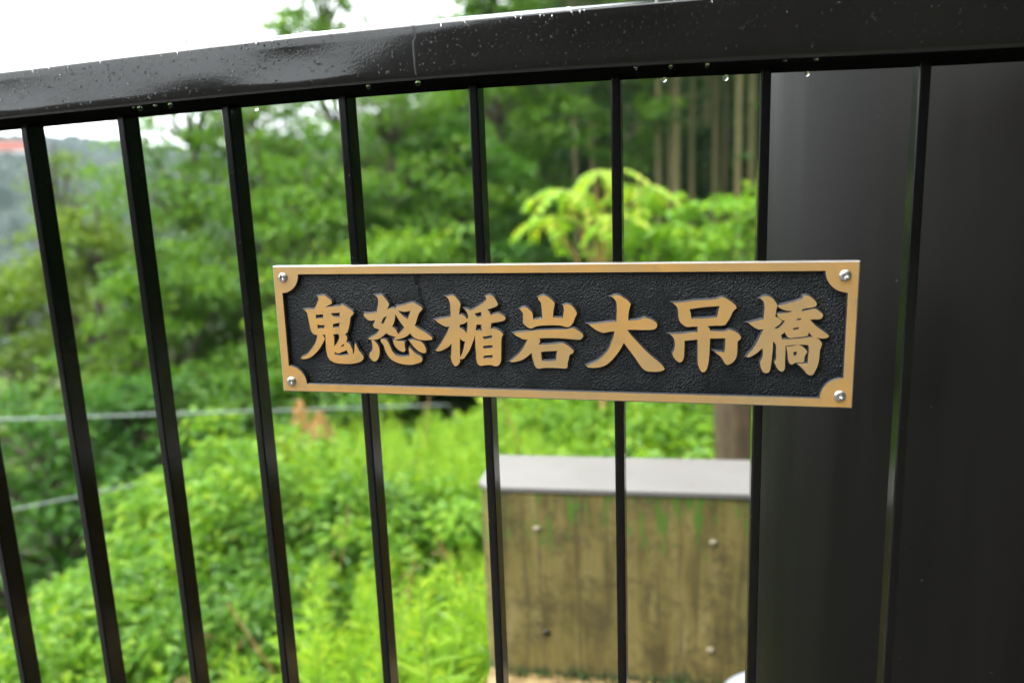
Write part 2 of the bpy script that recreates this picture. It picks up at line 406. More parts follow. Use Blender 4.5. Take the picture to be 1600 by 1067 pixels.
CHARS = [
 [[(-2162,327),(-2126,333),(-2094,335),(-2059,313),(-2029,290),(-2019,268),(-2028,253),(-2062,238),(-2095,221),(-2023,227),(-1955,231),(-1922,244),(-1887,233),(-1849,209),(-1815,185),(-1807,165),(-1818,150),(-1839,131),(-1851,79),(-1867,26),(-1887,-19),(-1916,-40),(-1897,-53),(-1891,-79),(-1906,-110),(-1875,-128),(-1854,-158),(-1844,-192),(-1844,-226),(-1833,-226),(-1825,-184),(-1819,-143),(-1809,-118),(-1797,-146),(-1780,-191),(-1748,-232),(-1737,-255),(-1747,-282),(-1777,-301),(-1826,-317),(-1890,-324),(-1971,-324),(-2027,-318),(-2074,-299),(-2100,-269),(-2113,-227),(-2116,-166),(-2115,-105),(-2113,-42),(-2144,-45),(-2124,-75),(-2130,-98),(-2158,-144),(-2195,-190),(-2240,-233),(-2283,-265),(-2326,-281),(-2363,-286),(-2388,-281),(-2374,-266),(-2331,-246),(-2295,-215),(-2250,-164),(-2217,-114),(-2203,-76),(-2199,-45),(-2227,-43),(-2250,-23),(-2263,15),(-2270,68),(-2278,121),(-2284,166),(-2297,181),(-2311,197),(-2287,200),(-2250,200),(-2214,202),(-2191,226),(-2168,268),(-2155,290),(-2158,312)],
  [(-2198,148),(-2119,154),(-2122,116),(-2195,111)],
  [(-2040,163),(-1947,171),(-1953,126),(-1991,129),(-2018,137)],
  [(-2187,56),(-2150,48),(-2114,52),(-2118,16),(-2185,14)],
  [(-2024,62),(-1957,73),(-1965,25),(-2031,26)],
  [(-2032,-37),(-1980,-35),(-1970,-62),(-1985,-103),(-2012,-138),(-2031,-156),(-2025,-81)],
  [(-2031,-207),(-1995,-224),(-1962,-213),(-1903,-191),(-1894,-220),(-1880,-237),(-1932,-241),(-1981,-246),(-2030,-237)],
  [(-1970,-160),(-1931,-129),(-1926,-148),(-1943,-156)]],
 [[(-1573,333),(-1542,336),(-1507,335),(-1482,309),(-1461,280),(-1446,251),(-1457,225),(-1468,201),(-1435,213),(-1381,213),(-1376,231),(-1310,243),(-1256,259),(-1202,266),(-1165,248),(-1132,226),(-1122,210),(-1134,194),(-1154,175),(-1176,128),(-1189,91),(-1205,51),(-1163,22),(-1119,-3),(-1067,-36),(-1042,-61),(-1043,-76),(-1077,-82),(-1131,-84),(-1176,-78),(-1214,-63),(-1239,-42),(-1255,-20),(-1289,-46),(-1329,-65),(-1368,-76),(-1407,-81),(-1421,-73),(-1398,-57),(-1428,-50),(-1466,-37),(-1493,-21),(-1521,-45),(-1562,-72),(-1610,-85),(-1650,-86),(-1677,-80),(-1656,-65),(-1623,-50),(-1586,-23),(-1557,11),(-1579,20),(-1603,25),(-1617,43),(-1616,62),(-1603,81),(-1596,103),(-1629,95),(-1660,99),(-1686,117),(-1700,136),(-1707,154),(-1698,167),(-1663,162),(-1616,166),(-1577,176),(-1567,206),(-1556,243),(-1552,280),(-1556,309)],
  [(-1506,127),(-1474,139),(-1496,100),(-1514,65),(-1537,74),(-1523,100)],
  [(-1362,194),(-1329,187),(-1298,182),(-1238,192),(-1252,157),(-1272,113),(-1303,133),(-1336,164)],
  [(-1392,163),(-1378,138),(-1350,92),(-1327,59),(-1309,37),(-1334,5),(-1371,-28),(-1380,-21),(-1393,12),(-1430,40),(-1408,82),(-1396,123)],
  [(-1646,-93),(-1623,-92),(-1597,-117),(-1574,-158),(-1571,-203),(-1580,-244),(-1600,-279),(-1621,-294),(-1644,-291),(-1667,-269),(-1678,-239),(-1671,-216),(-1649,-193),(-1640,-166),(-1639,-129)],
  [(-1551,-81),(-1527,-76),(-1493,-89),(-1472,-119),(-1455,-163),(-1435,-204),(-1401,-234),(-1356,-246),(-1309,-243),(-1278,-239),(-1274,-205),(-1277,-168),(-1269,-157),(-1251,-171),(-1229,-197),(-1192,-223),(-1159,-242),(-1150,-263),(-1161,-289),(-1197,-305),(-1252,-319),(-1306,-320),(-1367,-312),(-1421,-294),(-1466,-265),(-1495,-228),(-1515,-179),(-1527,-135),(-1549,-105)],
  [(-1427,-87),(-1407,-84),(-1377,-95),(-1331,-98),(-1312,-102),(-1316,-139),(-1309,-180),(-1323,-195),(-1349,-195),(-1382,-177),(-1408,-152),(-1424,-118)],
  [(-1269,-88),(-1230,-82),(-1184,-89),(-1147,-103),(-1122,-132),(-1107,-173),(-1110,-199),(-1130,-207),(-1168,-196),(-1204,-171),(-1240,-130)]],
 [[(-889,323),(-851,331),(-822,334),(-793,314),(-769,285),(-755,253),(-764,217),(-772,159),(-745,156),(-720,142),(-700,118),(-690,123),(-688,153),(-699,181),(-720,211),(-687,207),(-658,199),(-613,221),(-561,253),(-516,289),(-512,307),(-520,324),(-492,337),(-460,336),(-435,314),(-415,278),(-405,254),(-416,238),(-446,225),(-503,207),(-487,186),(-472,154),(-441,165),(-404,172),(-376,162),(-347,144),(-339,126),(-352,108),(-385,97),(-429,90),(-473,81),(-481,29),(-446,31),(-410,19),(-378,-3),(-364,-24),(-379,-46),(-385,-96),(-388,-154),(-391,-212),(-394,-263),(-410,-300),(-432,-315),(-458,-317),(-484,-307),(-531,-308),(-591,-315),(-616,-297),(-626,-260),(-626,-209),(-629,-151),(-630,-92),(-631,-27),(-644,-71),(-665,-122),(-689,-173),(-721,-218),(-744,-248),(-771,-259),(-783,-252),(-785,-278),(-796,-304),(-819,-323),(-838,-322),(-855,-298),(-869,-257),(-871,-235),(-864,-206),(-859,-110),(-882,-136),(-920,-162),(-967,-182),(-1001,-187),(-1014,-179),(-992,-153),(-964,-119),(-931,-67),(-898,-16),(-869,49),(-903,45),(-939,60),(-976,82),(-1003,106),(-951,119),(-899,126),(-855,136),(-852,188),(-852,238),(-861,285),(-871,306)],
  [(-772,51),(-767,68),(-737,73),(-698,94),(-698,45),(-710,-12),(-729,12),(-754,30),(-772,37)],
  [(-775,-58),(-756,-81),(-726,-89),(-742,-152),(-759,-204),(-780,-241),(-780,-160)],
  [(-624,170),(-562,184),(-564,143),(-595,137),(-609,145)],
  [(-612,68),(-563,67),(-568,46),(-562,11),(-593,11),(-622,13),(-617,38)],
  [(-558,-44),(-466,-29),(-471,-54),(-522,-66),(-551,-64)],
  [(-556,-129),(-467,-121),(-470,-147),(-515,-155),(-555,-153)],
  [(-554,-221),(-470,-212),(-473,-241),(-559,-247)]],
 [[(-37,316),(-7,330),(22,335),(51,322),(87,296),(113,268),(107,235),(99,192),(94,139),(134,134),(183,134),(189,170),(193,206),(188,246),(220,255),(252,251),(280,228),(301,196),(307,171),(293,142),(278,102),(260,73),(234,54),(205,54),(169,65),(104,68),(31,67),(-36,61),(-73,51),(-103,36),(-132,44),(-157,62),(-177,84),(-178,132),(-180,176),(-194,197),(-207,211),(-179,227),(-149,227),(-120,209),(-95,183),(-88,154),(-84,119),(-41,121),(-1,129),(-3,176),(-6,220),(-12,271),(-30,293)],
  [(-268,-10),(-215,0),(-118,10),(-29,21),(74,26),(176,30),(219,32),(263,44),(299,33),(334,8),(359,-14),(359,-35),(341,-55),(305,-60),(232,-54),(138,-49),(43,-49),(-31,-53),(-28,-81),(-43,-111),(27,-110),(100,-103),(174,-93),(202,-103),(246,-132),(273,-158),(270,-180),(237,-202),(229,-240),(218,-277),(217,-307),(202,-323),(155,-323),(66,-321),(-15,-325),(-41,-331),(-67,-324),(-82,-298),(-92,-268),(-102,-223),(-107,-186),(-147,-220),(-185,-247),(-238,-267),(-291,-276),(-310,-269),(-286,-249),(-244,-215),(-205,-173),(-170,-120),(-141,-64),(-180,-64),(-216,-46),(-246,-32)],
  [(-23,-176),(40,-170),(126,-164),(112,-253),(60,-261),(-14,-258)]],
 [[(613,323),(644,336),(680,335),(716,315),(756,286),(779,261),(770,231),(759,180),(758,113),(810,117),(860,125),(896,140),(932,133),(968,118),(1000,93),(1004,71),(989,45),(954,36),(882,33),(810,34),(748,34),(766,6),(810,-46),(868,-109),(940,-182),(1012,-241),(1056,-285),(1070,-311),(1060,-322),(1013,-335),(963,-336),(915,-332),(883,-311),(854,-274),(817,-218),(766,-148),(718,-81),(693,-130),(656,-187),(612,-241),(567,-280),(515,-304),(456,-313),(400,-310),(388,-295),(434,-275),(486,-247),(538,-201),(579,-151),(609,-82),(628,-30),(638,19),(599,15),(547,5),(503,14),(459,40),(411,79),(489,85),(577,97),(654,104),(657,179),(657,253),(648,290)]],
 [[(1136,270),(1186,273),(1242,278),(1311,289),(1408,295),(1490,302),(1544,320),(1579,305),(1620,277),(1651,249),(1659,227),(1629,195),(1610,148),(1587,109),(1567,83),(1495,77),(1426,73),(1440,53),(1451,30),(1496,28),(1558,27),(1581,33),(1605,42),(1647,30),(1681,9),(1700,-20),(1696,-38),(1676,-57),(1674,-118),(1672,-169),(1663,-206),(1643,-236),(1619,-255),(1595,-263),(1574,-248),(1556,-215),(1534,-187),(1506,-165),(1485,-145),(1527,-149),(1568,-153),(1574,-98),(1574,-31),(1511,-33),(1448,-34),(1446,-107),(1444,-181),(1438,-247),(1425,-303),(1405,-330),(1384,-330),(1366,-304),(1351,-256),(1348,-182),(1345,-44),(1295,-51),(1235,-57),(1236,-110),(1235,-170),(1230,-214),(1216,-241),(1195,-248),(1170,-234),(1145,-201),(1136,-171),(1148,-141),(1155,-104),(1151,-53),(1136,-23),(1113,-2),(1154,0),(1217,3),(1287,15),(1343,19),(1344,67),(1300,66),(1251,64),(1223,80),(1198,106),(1185,138),(1180,189),(1172,233),(1155,251)],
  [(1274,215),(1354,230),(1436,239),(1520,245),(1511,198),(1501,148),(1424,140),(1355,136),(1291,133),(1285,175)]],
 [[(1846,308),(1870,326),(1904,330),(1936,317),(1964,288),(1984,252),(1977,215),(1971,157),(2000,142),(2028,119),(2002,87),(1967,62),(1972,56),(1996,57),(2023,83),(2050,122),(2021,131),(1993,157),(1982,181),(2033,186),(2087,194),(2104,205),(2053,210),(2011,226),(1986,246),(2051,263),(2118,281),(2172,303),(2184,328),(2211,335),(2245,321),(2276,292),(2292,267),(2287,247),(2255,234),(2215,229),(2182,220),(2175,203),(2216,210),(2256,220),(2283,224),(2317,202),(2342,177),(2340,155),(2320,138),(2287,137),(2246,135),(2260,115),(2296,79),(2345,43),(2386,10),(2397,-8),(2374,-21),(2334,-22),(2300,-15),(2328,-38),(2346,-67),(2341,-97),(2332,-126),(2331,-185),(2323,-245),(2305,-297),(2286,-332),(2262,-337),(2238,-325),(2216,-296),(2187,-266),(2155,-239),(2200,-239),(2241,-235),(2242,-187),(2247,-128),(2241,-80),(2187,-78),(2118,-82),(2060,-90),(2062,-153),(2061,-228),(2062,-288),(2050,-307),(2030,-310),(2005,-289),(1986,-252),(1978,-229),(1990,-199),(1988,-147),(1984,-84),(1960,-52),(1960,-117),(1956,-185),(1951,-253),(1942,-306),(1925,-325),(1901,-325),(1879,-303),(1866,-262),(1863,-232),(1876,-201),(1882,-164),(1877,-111),(1843,-146),(1808,-173),(1773,-192),(1749,-189),(1766,-162),(1796,-128),(1830,-67),(1859,0),(1882,53),(1851,46),(1815,59),(1787,78),(1760,102),(1807,115),(1879,135),(1881,185),(1883,237),(1875,281),(1860,299)],
  [(2067,-97),(2119,-91),(2166,-81),(2201,-99),(2226,-124),(2236,-143),(2221,-165),(2215,-188),(2213,-217),(2200,-230),(2165,-230),(2141,-235),(2121,-249),(2100,-241),(2085,-205),(2080,-160)],
  [(2126,-141),(2155,-137),(2149,-170),(2129,-176)],
  [(2134,128),(2151,142),(2178,143),(2172,130)],
  [(2114,61),(2160,70),(2158,52),(2117,44)],
  [(2052,28),(2067,-5),(2089,-23),(2143,-17),(2198,-10),(2231,-3),(2242,30),(2258,5),(2276,-11),(2225,-17),(2130,-30),(2034,-36),(2022,-1)]],
]
# ------------------------------------------------------------------ ground, deck, hills
def smooth(a, b, x):
    t = np.clip((x - a) / (b - a), 0, 1); return t * t * (3 - 2 * t)

def ground_h(x, y):
    """terrace behind the railing, falling to the valley on the left, rising into the wood behind"""
    x = np.asarray(x, float); y = np.asarray(y, float)
    edge = -1.9 + np.clip(y - 2.5, 0, 12) * 0.35
    drop = np.clip(edge - x, 0, None)
    h = -2.0 - 9.0 * (1 - np.exp(-drop * 0.13))
    rise = smooth(24, 70, y) * 9.0 * smooth(-14, 0, x) + smooth(70, 300, y) * 10 * smooth(-20, 10, x)
    h = h + rise
    h = h + 0.10 * np.sin(1.9 * x + 0.6) * np.cos(1.4 * y) * smooth(1.2, 3, y)
    near = (1 - smooth(0.95, 1.25, y)) * smooth(0.28, 0.42, x)
    return h * (1 - near) + (-1.19) * near

def axis(lo, hi):
    a = np.concatenate([np.linspace(-6, 8, 71), 8 + np.geomspace(0.4, hi - 8, 34), -6 - np.geomspace(0.4, -6 - lo, 34)])
    return np.sort(a)

gx, gy = axis(-300, 300), axis(-300, 300)
GX, GY = np.meshgrid(gx, gy)
GZ = ground_h(GX, GY)
GZ = np.where(GY < -0.5, np.minimum(GZ, -2.0), GZ)
nx, ny = len(gx), len(gy)
idx = np.arange(nx * ny).reshape(ny, nx)
F = np.stack([idx[:-1, :-1], idx[:-1, 1:], idx[1:, 1:], idx[1:, :-1]], -1).reshape(-1, 4)
g = obj('ground', mesh_np('ground', np.stack([GX, GY, GZ], -1).reshape(-1, 3), F, M['soil'], True))
tag(g, kind='structure')

# wet bridge deck the photographer stands on, boards with open joints
deck = empty('bridge_deck', (0, 0, -1.08)); tag(deck, kind='structure')
bw = 0.20
base_me = None
for i in range(40):
    x0 = -4.0 + i * bw
    if base_me is None:
        o = bm_obj('deck_board', box_bm(0.004, bw - 0.004, -3.2, 0.10, -0.06, 0.0, 0.004, 1), M['deck'], deck, loc=(x0, 0, 0)); base_me = o.data
    else:
        o = obj('deck_board', base_me, deck, (x0, 0, random.uniform(-.002, .002)))

def hill_strip(name, az0, az1, d0, d1, prof, n_az, n_d, bumpz, bumps, zbase, seed, mt='hill'):
    """a wooded ridge seen round the station point: prof(az) gives the skyline elevation in degrees"""
    A = np.linspace(az0, az1, n_az); D = np.linspace(d0, d1, n_d)
    V = []
    for j, d in enumerate(D):
        t = j / (n_d - 1)
        for a in A:
            top = CAM.z + d1 * math.tan(R(prof(a)))
            p = at(a, d)
            z = zbase + (top - zbase) * math.sin(t * math.pi / 2) ** 0.9
            nz = noise.noise(Vector((p.x * bumps, p.y * bumps, seed))) + 0.6 * noise.noise(Vector((p.x * bumps * 2.3, p.y * bumps * 2.3, seed + 5)))
            V.append((p.x, p.y, z + bumpz * nz * min(1, t * 3)))
    # back slope down
    for a in A:
        p = at(a, d1 * 1.25); V.append((p.x, p.y, zbase))
    nd = n_d + 1
    idx = np.arange(nd * n_az).reshape(nd, n_az)
    F = np.stack([idx[:-1, :-1], idx[:-1, 1:], idx[1:, 1:], idx[1:, :-1]], -1).reshape(-1, 4)
    o = obj(name, mesh_np(name, V, F, M[mt], False)); tag(o, kind='structure')
    return o

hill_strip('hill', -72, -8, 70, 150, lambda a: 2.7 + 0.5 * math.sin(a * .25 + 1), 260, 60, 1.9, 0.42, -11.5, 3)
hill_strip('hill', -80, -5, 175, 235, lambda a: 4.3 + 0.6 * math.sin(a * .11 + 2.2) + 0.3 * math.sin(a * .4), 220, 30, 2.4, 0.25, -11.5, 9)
# wooded slope across the bridge, behind the photographer; it falls away towards the left, and its right side is raised to shade the post
def back_prof(a):      # a measured as azimuth, 180 = straight behind, 226 = behind to the left
    b = a - 180
    return float(np.interp(b, [-130, -30, 5, 14, 20, 24.5, 28, 35, 46, 60, 80], [48, 46, 34, 21, 13, 8.8, 7.2, 6.2, 5.2, 3.8, 2.5]))
hill_strip('hill', 60, 255, 14, 42, back_prof, 320, 40, 0.5, 0.8, -3.0, 21, 'dusk')
hill_strip('hill', -21, 112, 44, 66, lambda a: float(np.interp(a, [-21, -16, -8, 0, 20, 112], [4, 9, 17, 24, 30, 30])), 220, 30, 0.8, 0.5, -3.0, 33, 'dusk')  # ridge added to close bright sky gaps behind the wood and in bar reflections

# ------------------------------------------------------------------ railing
UX = [-3.0, -0.8, -0.053, 0.094, 0.215, 0.34, 0.468, 0.593, 0.717, 0.833, 0.914, 1.6]
UZ = [-0.016, -0.012, -0.0013, 0.0022, 0.0052, 0.0074, 0.0082, 0.0071, 0.0042, 0.0008, -0.0005, -0.004]
TX = [-3.0, -0.8, 0.0175, 0.161, 0.2925, 0.412, 0.523, 0.625, 0.683, 1.6]
TZ = [0.035, 0.039, 0.0455, 0.0497, 0.0530, 0.0545, 0.0551, 0.0550, 0.0545, 0.050]
def sm_interp(x, X, Z):
    return float(np.mean([np.interp(x + d, X, Z) for d in np.linspace(-0.05, 0.05, 9)]))
def under(x): return sm_interp(x, UX, UZ)
def topf(x): return sm_interp(x, TX, TZ)     # height of the front upper edge of the handrail

rail = empty('railing', (0.5, 0.0, -1.08), 'black painted steel railing of upright bars under a wet box handrail', 'railing')
OFF = Vector((0.5, 0.0, -1.08))
YF, YB = -0.031, 0.030
V, F = [], []
xs = np.linspace(-3.2, 2.2, 217)
for x in xs:
    zb, zt = under(x), topf(x)
    wob = 0.0004 * math.sin(x * 23) + 0.0003 * math.sin(x * 41 + 1)
    prof = []
    def arc(cy, cz, r, a0, a1, n=4):
        for k in range(n + 1):
            t = R(a0 + (a1 - a0) * k / n); prof.append((cy + r * math.cos(t), cz + r * math.sin(t)))
    rt, rb = 0.0022, 0.0035
    arc(YF + rb, zb + rb + 0.0022, rb, 270, 180)
    for k in range(1, 6):
        t = k / 6; prof.append((YF + wob * math.sin(t * math.pi) , zb + rb + .0022 + (zt - rt * .75 - zb - rb - .0022) * t))
    # crowned top: small front corner, then an arch over to the back edge
    rt = 0.0022; hw = (YB - YF) / 2 - 0.0015; ar = hw / math.sin(R(31)); yc = (YF + YB) / 2
    zc = zt - ar * math.cos(R(31))
    arc(YF + rt, zt - rt * .75, rt, 180, 132, 3)
    for k in range(17):
        t = R(121 - 62 * k / 16); prof.append((yc + ar * math.cos(t), zc + ar * math.sin(t)))
    arc(YB - rt, zt - rt * .75, rt, 48, 0, 3)
    arc(YB - rb, zb + rb, rb, 0, -90)
    m_ = len(prof)
    for (y, z) in prof: V.append((x - OFF.x, y - OFF.y, z - OFF.z))
for i in range(len(xs) - 1):
    for k in range(m_):
        F.append((i * m_ + k, (i + 1) * m_ + k, (i + 1) * m_ + (k + 1) % m_, i * m_ + (k + 1) % m_))
F.append(tuple(range(m_ - 1, -1, -1))); F.append(tuple((len(xs) - 1) * m_ + k for k in range(m_)))
me = mesh_np('handrail', V, [tuple(reversed(f)) for f in F], M['rail'], True)
bm = bmesh.new(); bm.from_mesh(me); bmesh.ops.recalc_face_normals(bm, faces=bm.faces); bm.to_mesh(me); bm.free()
me.materials.append(M['under'])
for p in me.polygons:
    if p.normal.z < -0.8: p.material_index = 1
obj('handrail', me, rail)

BAR_OFF = {0: .0052, 1: .0, 2: -.0042, 3: -.0046, 4: -.0014, 5: .0021, 6: .0018, 7: -.0018}
BW, BD = 0.0084, 0.0228
def bar_mesh(h):
    bm = box_bm(-BW / 2, BW / 2, 0, BD, -h, 0)
    ed = [e for e in bm.edges if abs(e.verts[0].co.z - e.verts[1].co.z) > h * .5]
    bmesh.ops.bevel(bm, geom=ed, offset=0.0016, segments=3, profile=0.5, affect='EDGES')
    return bm
bar_me = None
for k in range(-25, 18):
    x = k * 0.12 + BAR_OFF.get(k, 0.0)
    loc = Vector((x, 0, under(x) + 0.002)) - OFF
    if bar_me is None:
        o = bm_obj('bar', bar_mesh(1.02), M['bar'], rail, False, loc); bar_me = o.data
    else: o = obj('bar', bar_me, rail, loc)
bm_obj('bottom_rail', box_bm(-3.7, 1.7, -0.012, 0.038, 0.02, 0.052, 0.003), M['bar'], rail)
# ------------------------------------------------------------------ bridge post
post = empty('bridge_post', (1.045, 0.385, -1.08), 'thick dark grey painted steel post standing behind the railing at the right', 'post')
V, F = [], []
n = 128
for z in (0, 4.5):
    for k in range(n):
        t = 2 * math.pi * k / n; V.append((0.298 * math.cos(t), 0.298 * math.sin(t), z))
for k in range(n): F.append((k, (k + 1) % n, n + (k + 1) % n, n + k))
F.append(tuple(range(n, 2 * n)))
me = mesh_np('shaft', V, F, M['post'], True); me.polygons[-1].use_smooth = False
obj('shaft', me, post)
V2 = []; F2 = []
for (r, z) in ((0.36, 0), (0.36, 0.03), (0.30, 0.03), (0.30, 0.0)):
    for k in range(64):
        t = 2 * math.pi * k / 64; V2.append((r * math.cos(t), r * math.sin(t), z))
for i in range(3):
    for k in range(64): F2.append((i * 64 + k, i * 64 + (k + 1) % 64, (i + 1) * 64 + (k + 1) % 64, (i + 1) * 64 + k))
obj('base_flange', mesh_np('base_flange', V2, F2, M['post']), post)

# ------------------------------------------------------------------ name plaque
PC = Vector((0.53611, -0.009, -0.20860)); PROLL, PYAW = -0.007126, 0.008496
pa = Vector((math.cos(PYAW), math.sin(PYAW), 0)); pz = Vector((0, 0, 1))
pX = pa * math.cos(PROLL) + pz * math.sin(PROLL); pY = pz * math.cos(PROLL) - pa * math.sin(PROLL); pZ = pX.cross(pY)
PM = Matrix(((pX.x, pY.x, pZ.x, PC.x), (pX.y, pY.y, pZ.y, PC.y), (pX.z, pY.z, pZ.z, PC.z), (0, 0, 0, 1)))
plq = empty('name_plaque', (0, 0, 0), 'bronze framed dark plaque with raised golden characters, screwed to the bars', 'plaque')
plq.matrix_world = PM
HW, HH, IW, IH, ER = 0.2608, 0.06145, 0.2526, 0.0536, 0.0178
RELIEF, THICK = 0.0040, 0.0085

def smooth_loop(pts, sub=4, corner=52):
    """Catmull-Rom through the points, keeping sharp corners"""
    n = len(pts); P = [Vector((a, b)) for a, b in pts]
    sharp = []
    for i in range(n):
        a = P[i] - P[i - 1]; b = P[(i + 1) % n] - P[i]
        sharp.append(a.length > 1e-9 and b.length > 1e-9 and math.degrees(a.angle(b)) > corner)
    out = []
    for i in range(n):
        p0, p1, p2, p3 = P[i - 1], P[i], P[(i + 1) % n], P[(i + 2) % n]
        L = (p2 - p1).length
        def tang(pa_, pb_, pm, sh):
            if sh: return None
            t = (pb_ - pa_); return t.normalized() * L if t.length > 1e-9 else None
        t1 = tang(p0, p2, p1, sharp[i]); t2 = tang(p1, p3, p2, sharp[(i + 1) % n])
        d = p2 - p1
        if t1 is None and t2 is None: out.append(p1); continue
        if t1 is None: t1 = d * 1.5 - t2 * 0.5
        if t2 is None: t2 = d * 1.5 - t1 * 0.5
        for k in range(sub):
            s = k / sub; s2, s3 = s * s, s * s * s
            out.append(p1 * (2 * s3 - 3 * s2 + 1) + t1 * (s3 - 2 * s2 + s) + p2 * (-2 * s3 + 3 * s2) + t2 * (s3 - s2))
    return [(q.x, q.y) for q in out]

def relief(name, loops, depth, parent, face_mat, side_mat, bev=0.0003):
    cu = bpy.data.curves.new(name, 'CURVE'); cu.dimensions = '2D'; cu.fill_mode = 'BOTH'
    cu.extrude = depth / 2 - bev; cu.bevel_depth = bev; cu.bevel_resolution = 0; cu.offset = 0
    for l in loops:
        s = cu.splines.new('POLY'); s.points.add(len(l) - 1)
        for q, (a, b) in zip(s.points, l): q.co = (a, b, 0, 1)
        s.use_cyclic_u = True
    t = bpy.data.objects.new(name, cu)
    COL.objects.link(t)
    bpy.context.view_layer.update()
    me = bpy.data.meshes.new_from_object(t.evaluated_get(bpy.context.evaluated_depsgraph_get()))
    bpy.data.objects.remove(t); bpy.data.curves.remove(cu)
    me.name = name; me.materials.clear()
    me.materials.append(face_mat); me.materials.append(side_mat)
    for p in me.polygons: p.material_index = 0 if p.normal.z > 0.9 else 1; p.use_smooth = False
    return obj(name, me, parent, (0, 0, -depth / 2))

# backing plate with grained enamel
bm_obj('panel', box_bm(-HW + .0003, HW - .0003, -HH + .0003, HH - .0003, -THICK, -RELIEF), M['panel'], plq)
ear = []
def ear_arc(sx, sy, a0, a1):
    return [(sx * IW + ER * math.cos(R(a0 + (a1 - a0) * k / 10)), sy * IH + ER * math.sin(R(a0 + (a1 - a0) * k / 10))) for k in range(11)]
inner = ear_arc(-1, 1, 270, 360) + ear_arc(1, 1, 180, 270) + ear_arc(1, -1, 90, 180) + ear_arc(-1, -1, 0, 90)
HB = 0.0009
outer = [(-HW + HB, -HH + HB), (HW - HB, -HH + HB), (HW - HB, HH - HB), (-HW + HB, HH - HB)]
fr = relief('frame', [outer, inner], RELIEF, plq, M['bronze'], M['edge'], HB)
fr.data.materials.append(M['rim'])
for p in fr.data.polygons:      # the outer edge of the cast plate is bare bronze, the inner one is enamelled
    c = p.center
    if (abs(c.x) > HW - .0012 or abs(c.y) > HH - .0012) and p.normal.z < .9: p.material_index = 2
ob = obj('plate_edge', mesh_np('plate_edge', [(-HW, -HH, -THICK), (HW, -HH, -THICK), (HW, HH, -THICK), (-HW, HH, -THICK),
      (-HW, -HH, -RELIEF), (HW, -HH, -RELIEF), (HW, HH, -RELIEF), (-HW, HH, -RELIEF)],
      [(0, 1, 5, 4), (1, 2, 6, 5), (2, 3, 7, 6), (3, 0, 4, 7)], M['rim']), plq)
for loops in CHARS:
    relief('character', [smooth_loop([(a / 1e4, b / 1e4) for a, b in l]) for l in loops], RELIEF, plq, M['bronze'], M['edge'], 0.0015)
# dark run mark on the panel above the third character
rms = [[(-.1205, .0520), (-.1150, .0522), (-.1152, .0470), (-.1158, .0425), (-.1182, .0418), (-.1196, .0450)],
       [(-.1180, .0405), (-.1150, .0412), (-.1138, .0360), (-.1142, .0325), (-.1166, .0318), (-.1172, .0360)],
       [(-.1160, .0300), (-.1136, .0312), (-.1112, .0250), (-.1116, .0222), (-.1136, .0232)]]
relief('run_mark', [smooth_loop(l) for l in rms], 0.0003, plq, M['tar'], M['tar'], 0.00012).location.z = -RELIEF + 0.0001

def screw_mesh():
    """pan head with a cross recess"""
    V, F = [(0, 0, 0)], []
    nr, na, rad = 14, 64, 0.0047
    def z(r, t):
        base = 0.0025 * math.sqrt(max(0, 1 - (r / rad) ** 2 * 0.93)) 
        x, y = r * math.cos(t), r * math.sin(t)
        w = 0.00072 + 0.0003 * (1 - r / rad)
        if (abs(x) < w and abs(y) < .0026) or (abs(y) < w and abs(x) < .0026): base -= 0.0026 * max(0, 1 - r / .0034)
        return base
    V[0] = (0, 0, z(0, 0))
    for i in range(1, nr + 1):
        r = rad * i / nr
        for k in range(na):
            t = 2 * math.pi * k / na; V.append((r * math.cos(t), r * math.sin(t), z(r, t)))
    for k in range(na): V.append((rad * math.cos(2 * math.pi * k / na), rad * math.sin(2 * math.pi * k / na), -.0005))
    for k in range(na): F.append((0, 1 + k, 1 + (k + 1) % na))
    for i in range(nr):
        for k in range(na):
            a = 1 + i * na + k; b = 1 + i * na + (k + 1) % na
            F.append((a, a + na, b + na, b))
    return mesh_np('screw', V, F, M['steel'], False)
sme = screw_mesh()
for i, (x, y) in enumerate(((-.2506, .0507), (.2498, .0498), (-.2511, -.0511), (.2504, -.0509))):
    o = obj('screw', sme, plq, (x, y, 0.0)); o.rotation_euler.z = (0.5, 1.15, 0.35, 0.9)[i]

# ------------------------------------------------------------------ rain on the handrail
def rz(x): return under(x), topf(x)
bead = []
def cap_mesh(rx, rz_, h, n=8, rings=3):
    V, F = [(0, -h, 0)], []
    for i in range(1, rings + 1):
        t = i / rings * math.pi / 2
        for k in range(n):
            a = 2 * math.pi * k / n
            V.append((rx * math.sin(t) * math.cos(a), -h * math.cos(t), rz_ * math.sin(t) * math.sin(a)))
    for k in range(n): F.append((0, 1 + k, 1 + (k + 1) % n))
    for i in range(rings - 1):
        for k in range(n):
            a = 1 + i * n + k; b = 1 + i * n + (k + 1) % n
            F.append((a, a + n, b + n, b))
    return V, F
parts = []
for _ in range(1700):
    x = random.betavariate(1.0, 1.35) * 1.0 - 0.06
    zb, zt = rz(x); t = random.random() ** 0.75
    s = random.choice((0.3, 0.35, 0.4, 0.5, 0.6, 0.75, 1.0)) * 0.001
    if x > .42: s *= .62
    v, f = cap_mesh(s * random.uniform(.8, 1.1), s * random.uniform(.9, 1.7), s * 0.8)
    z = zb + 0.007 + (zt - zb - 0.008) * t
    parts.append(([(a + x, b + YF - .00025, c + z) for a, b, c in v], f))
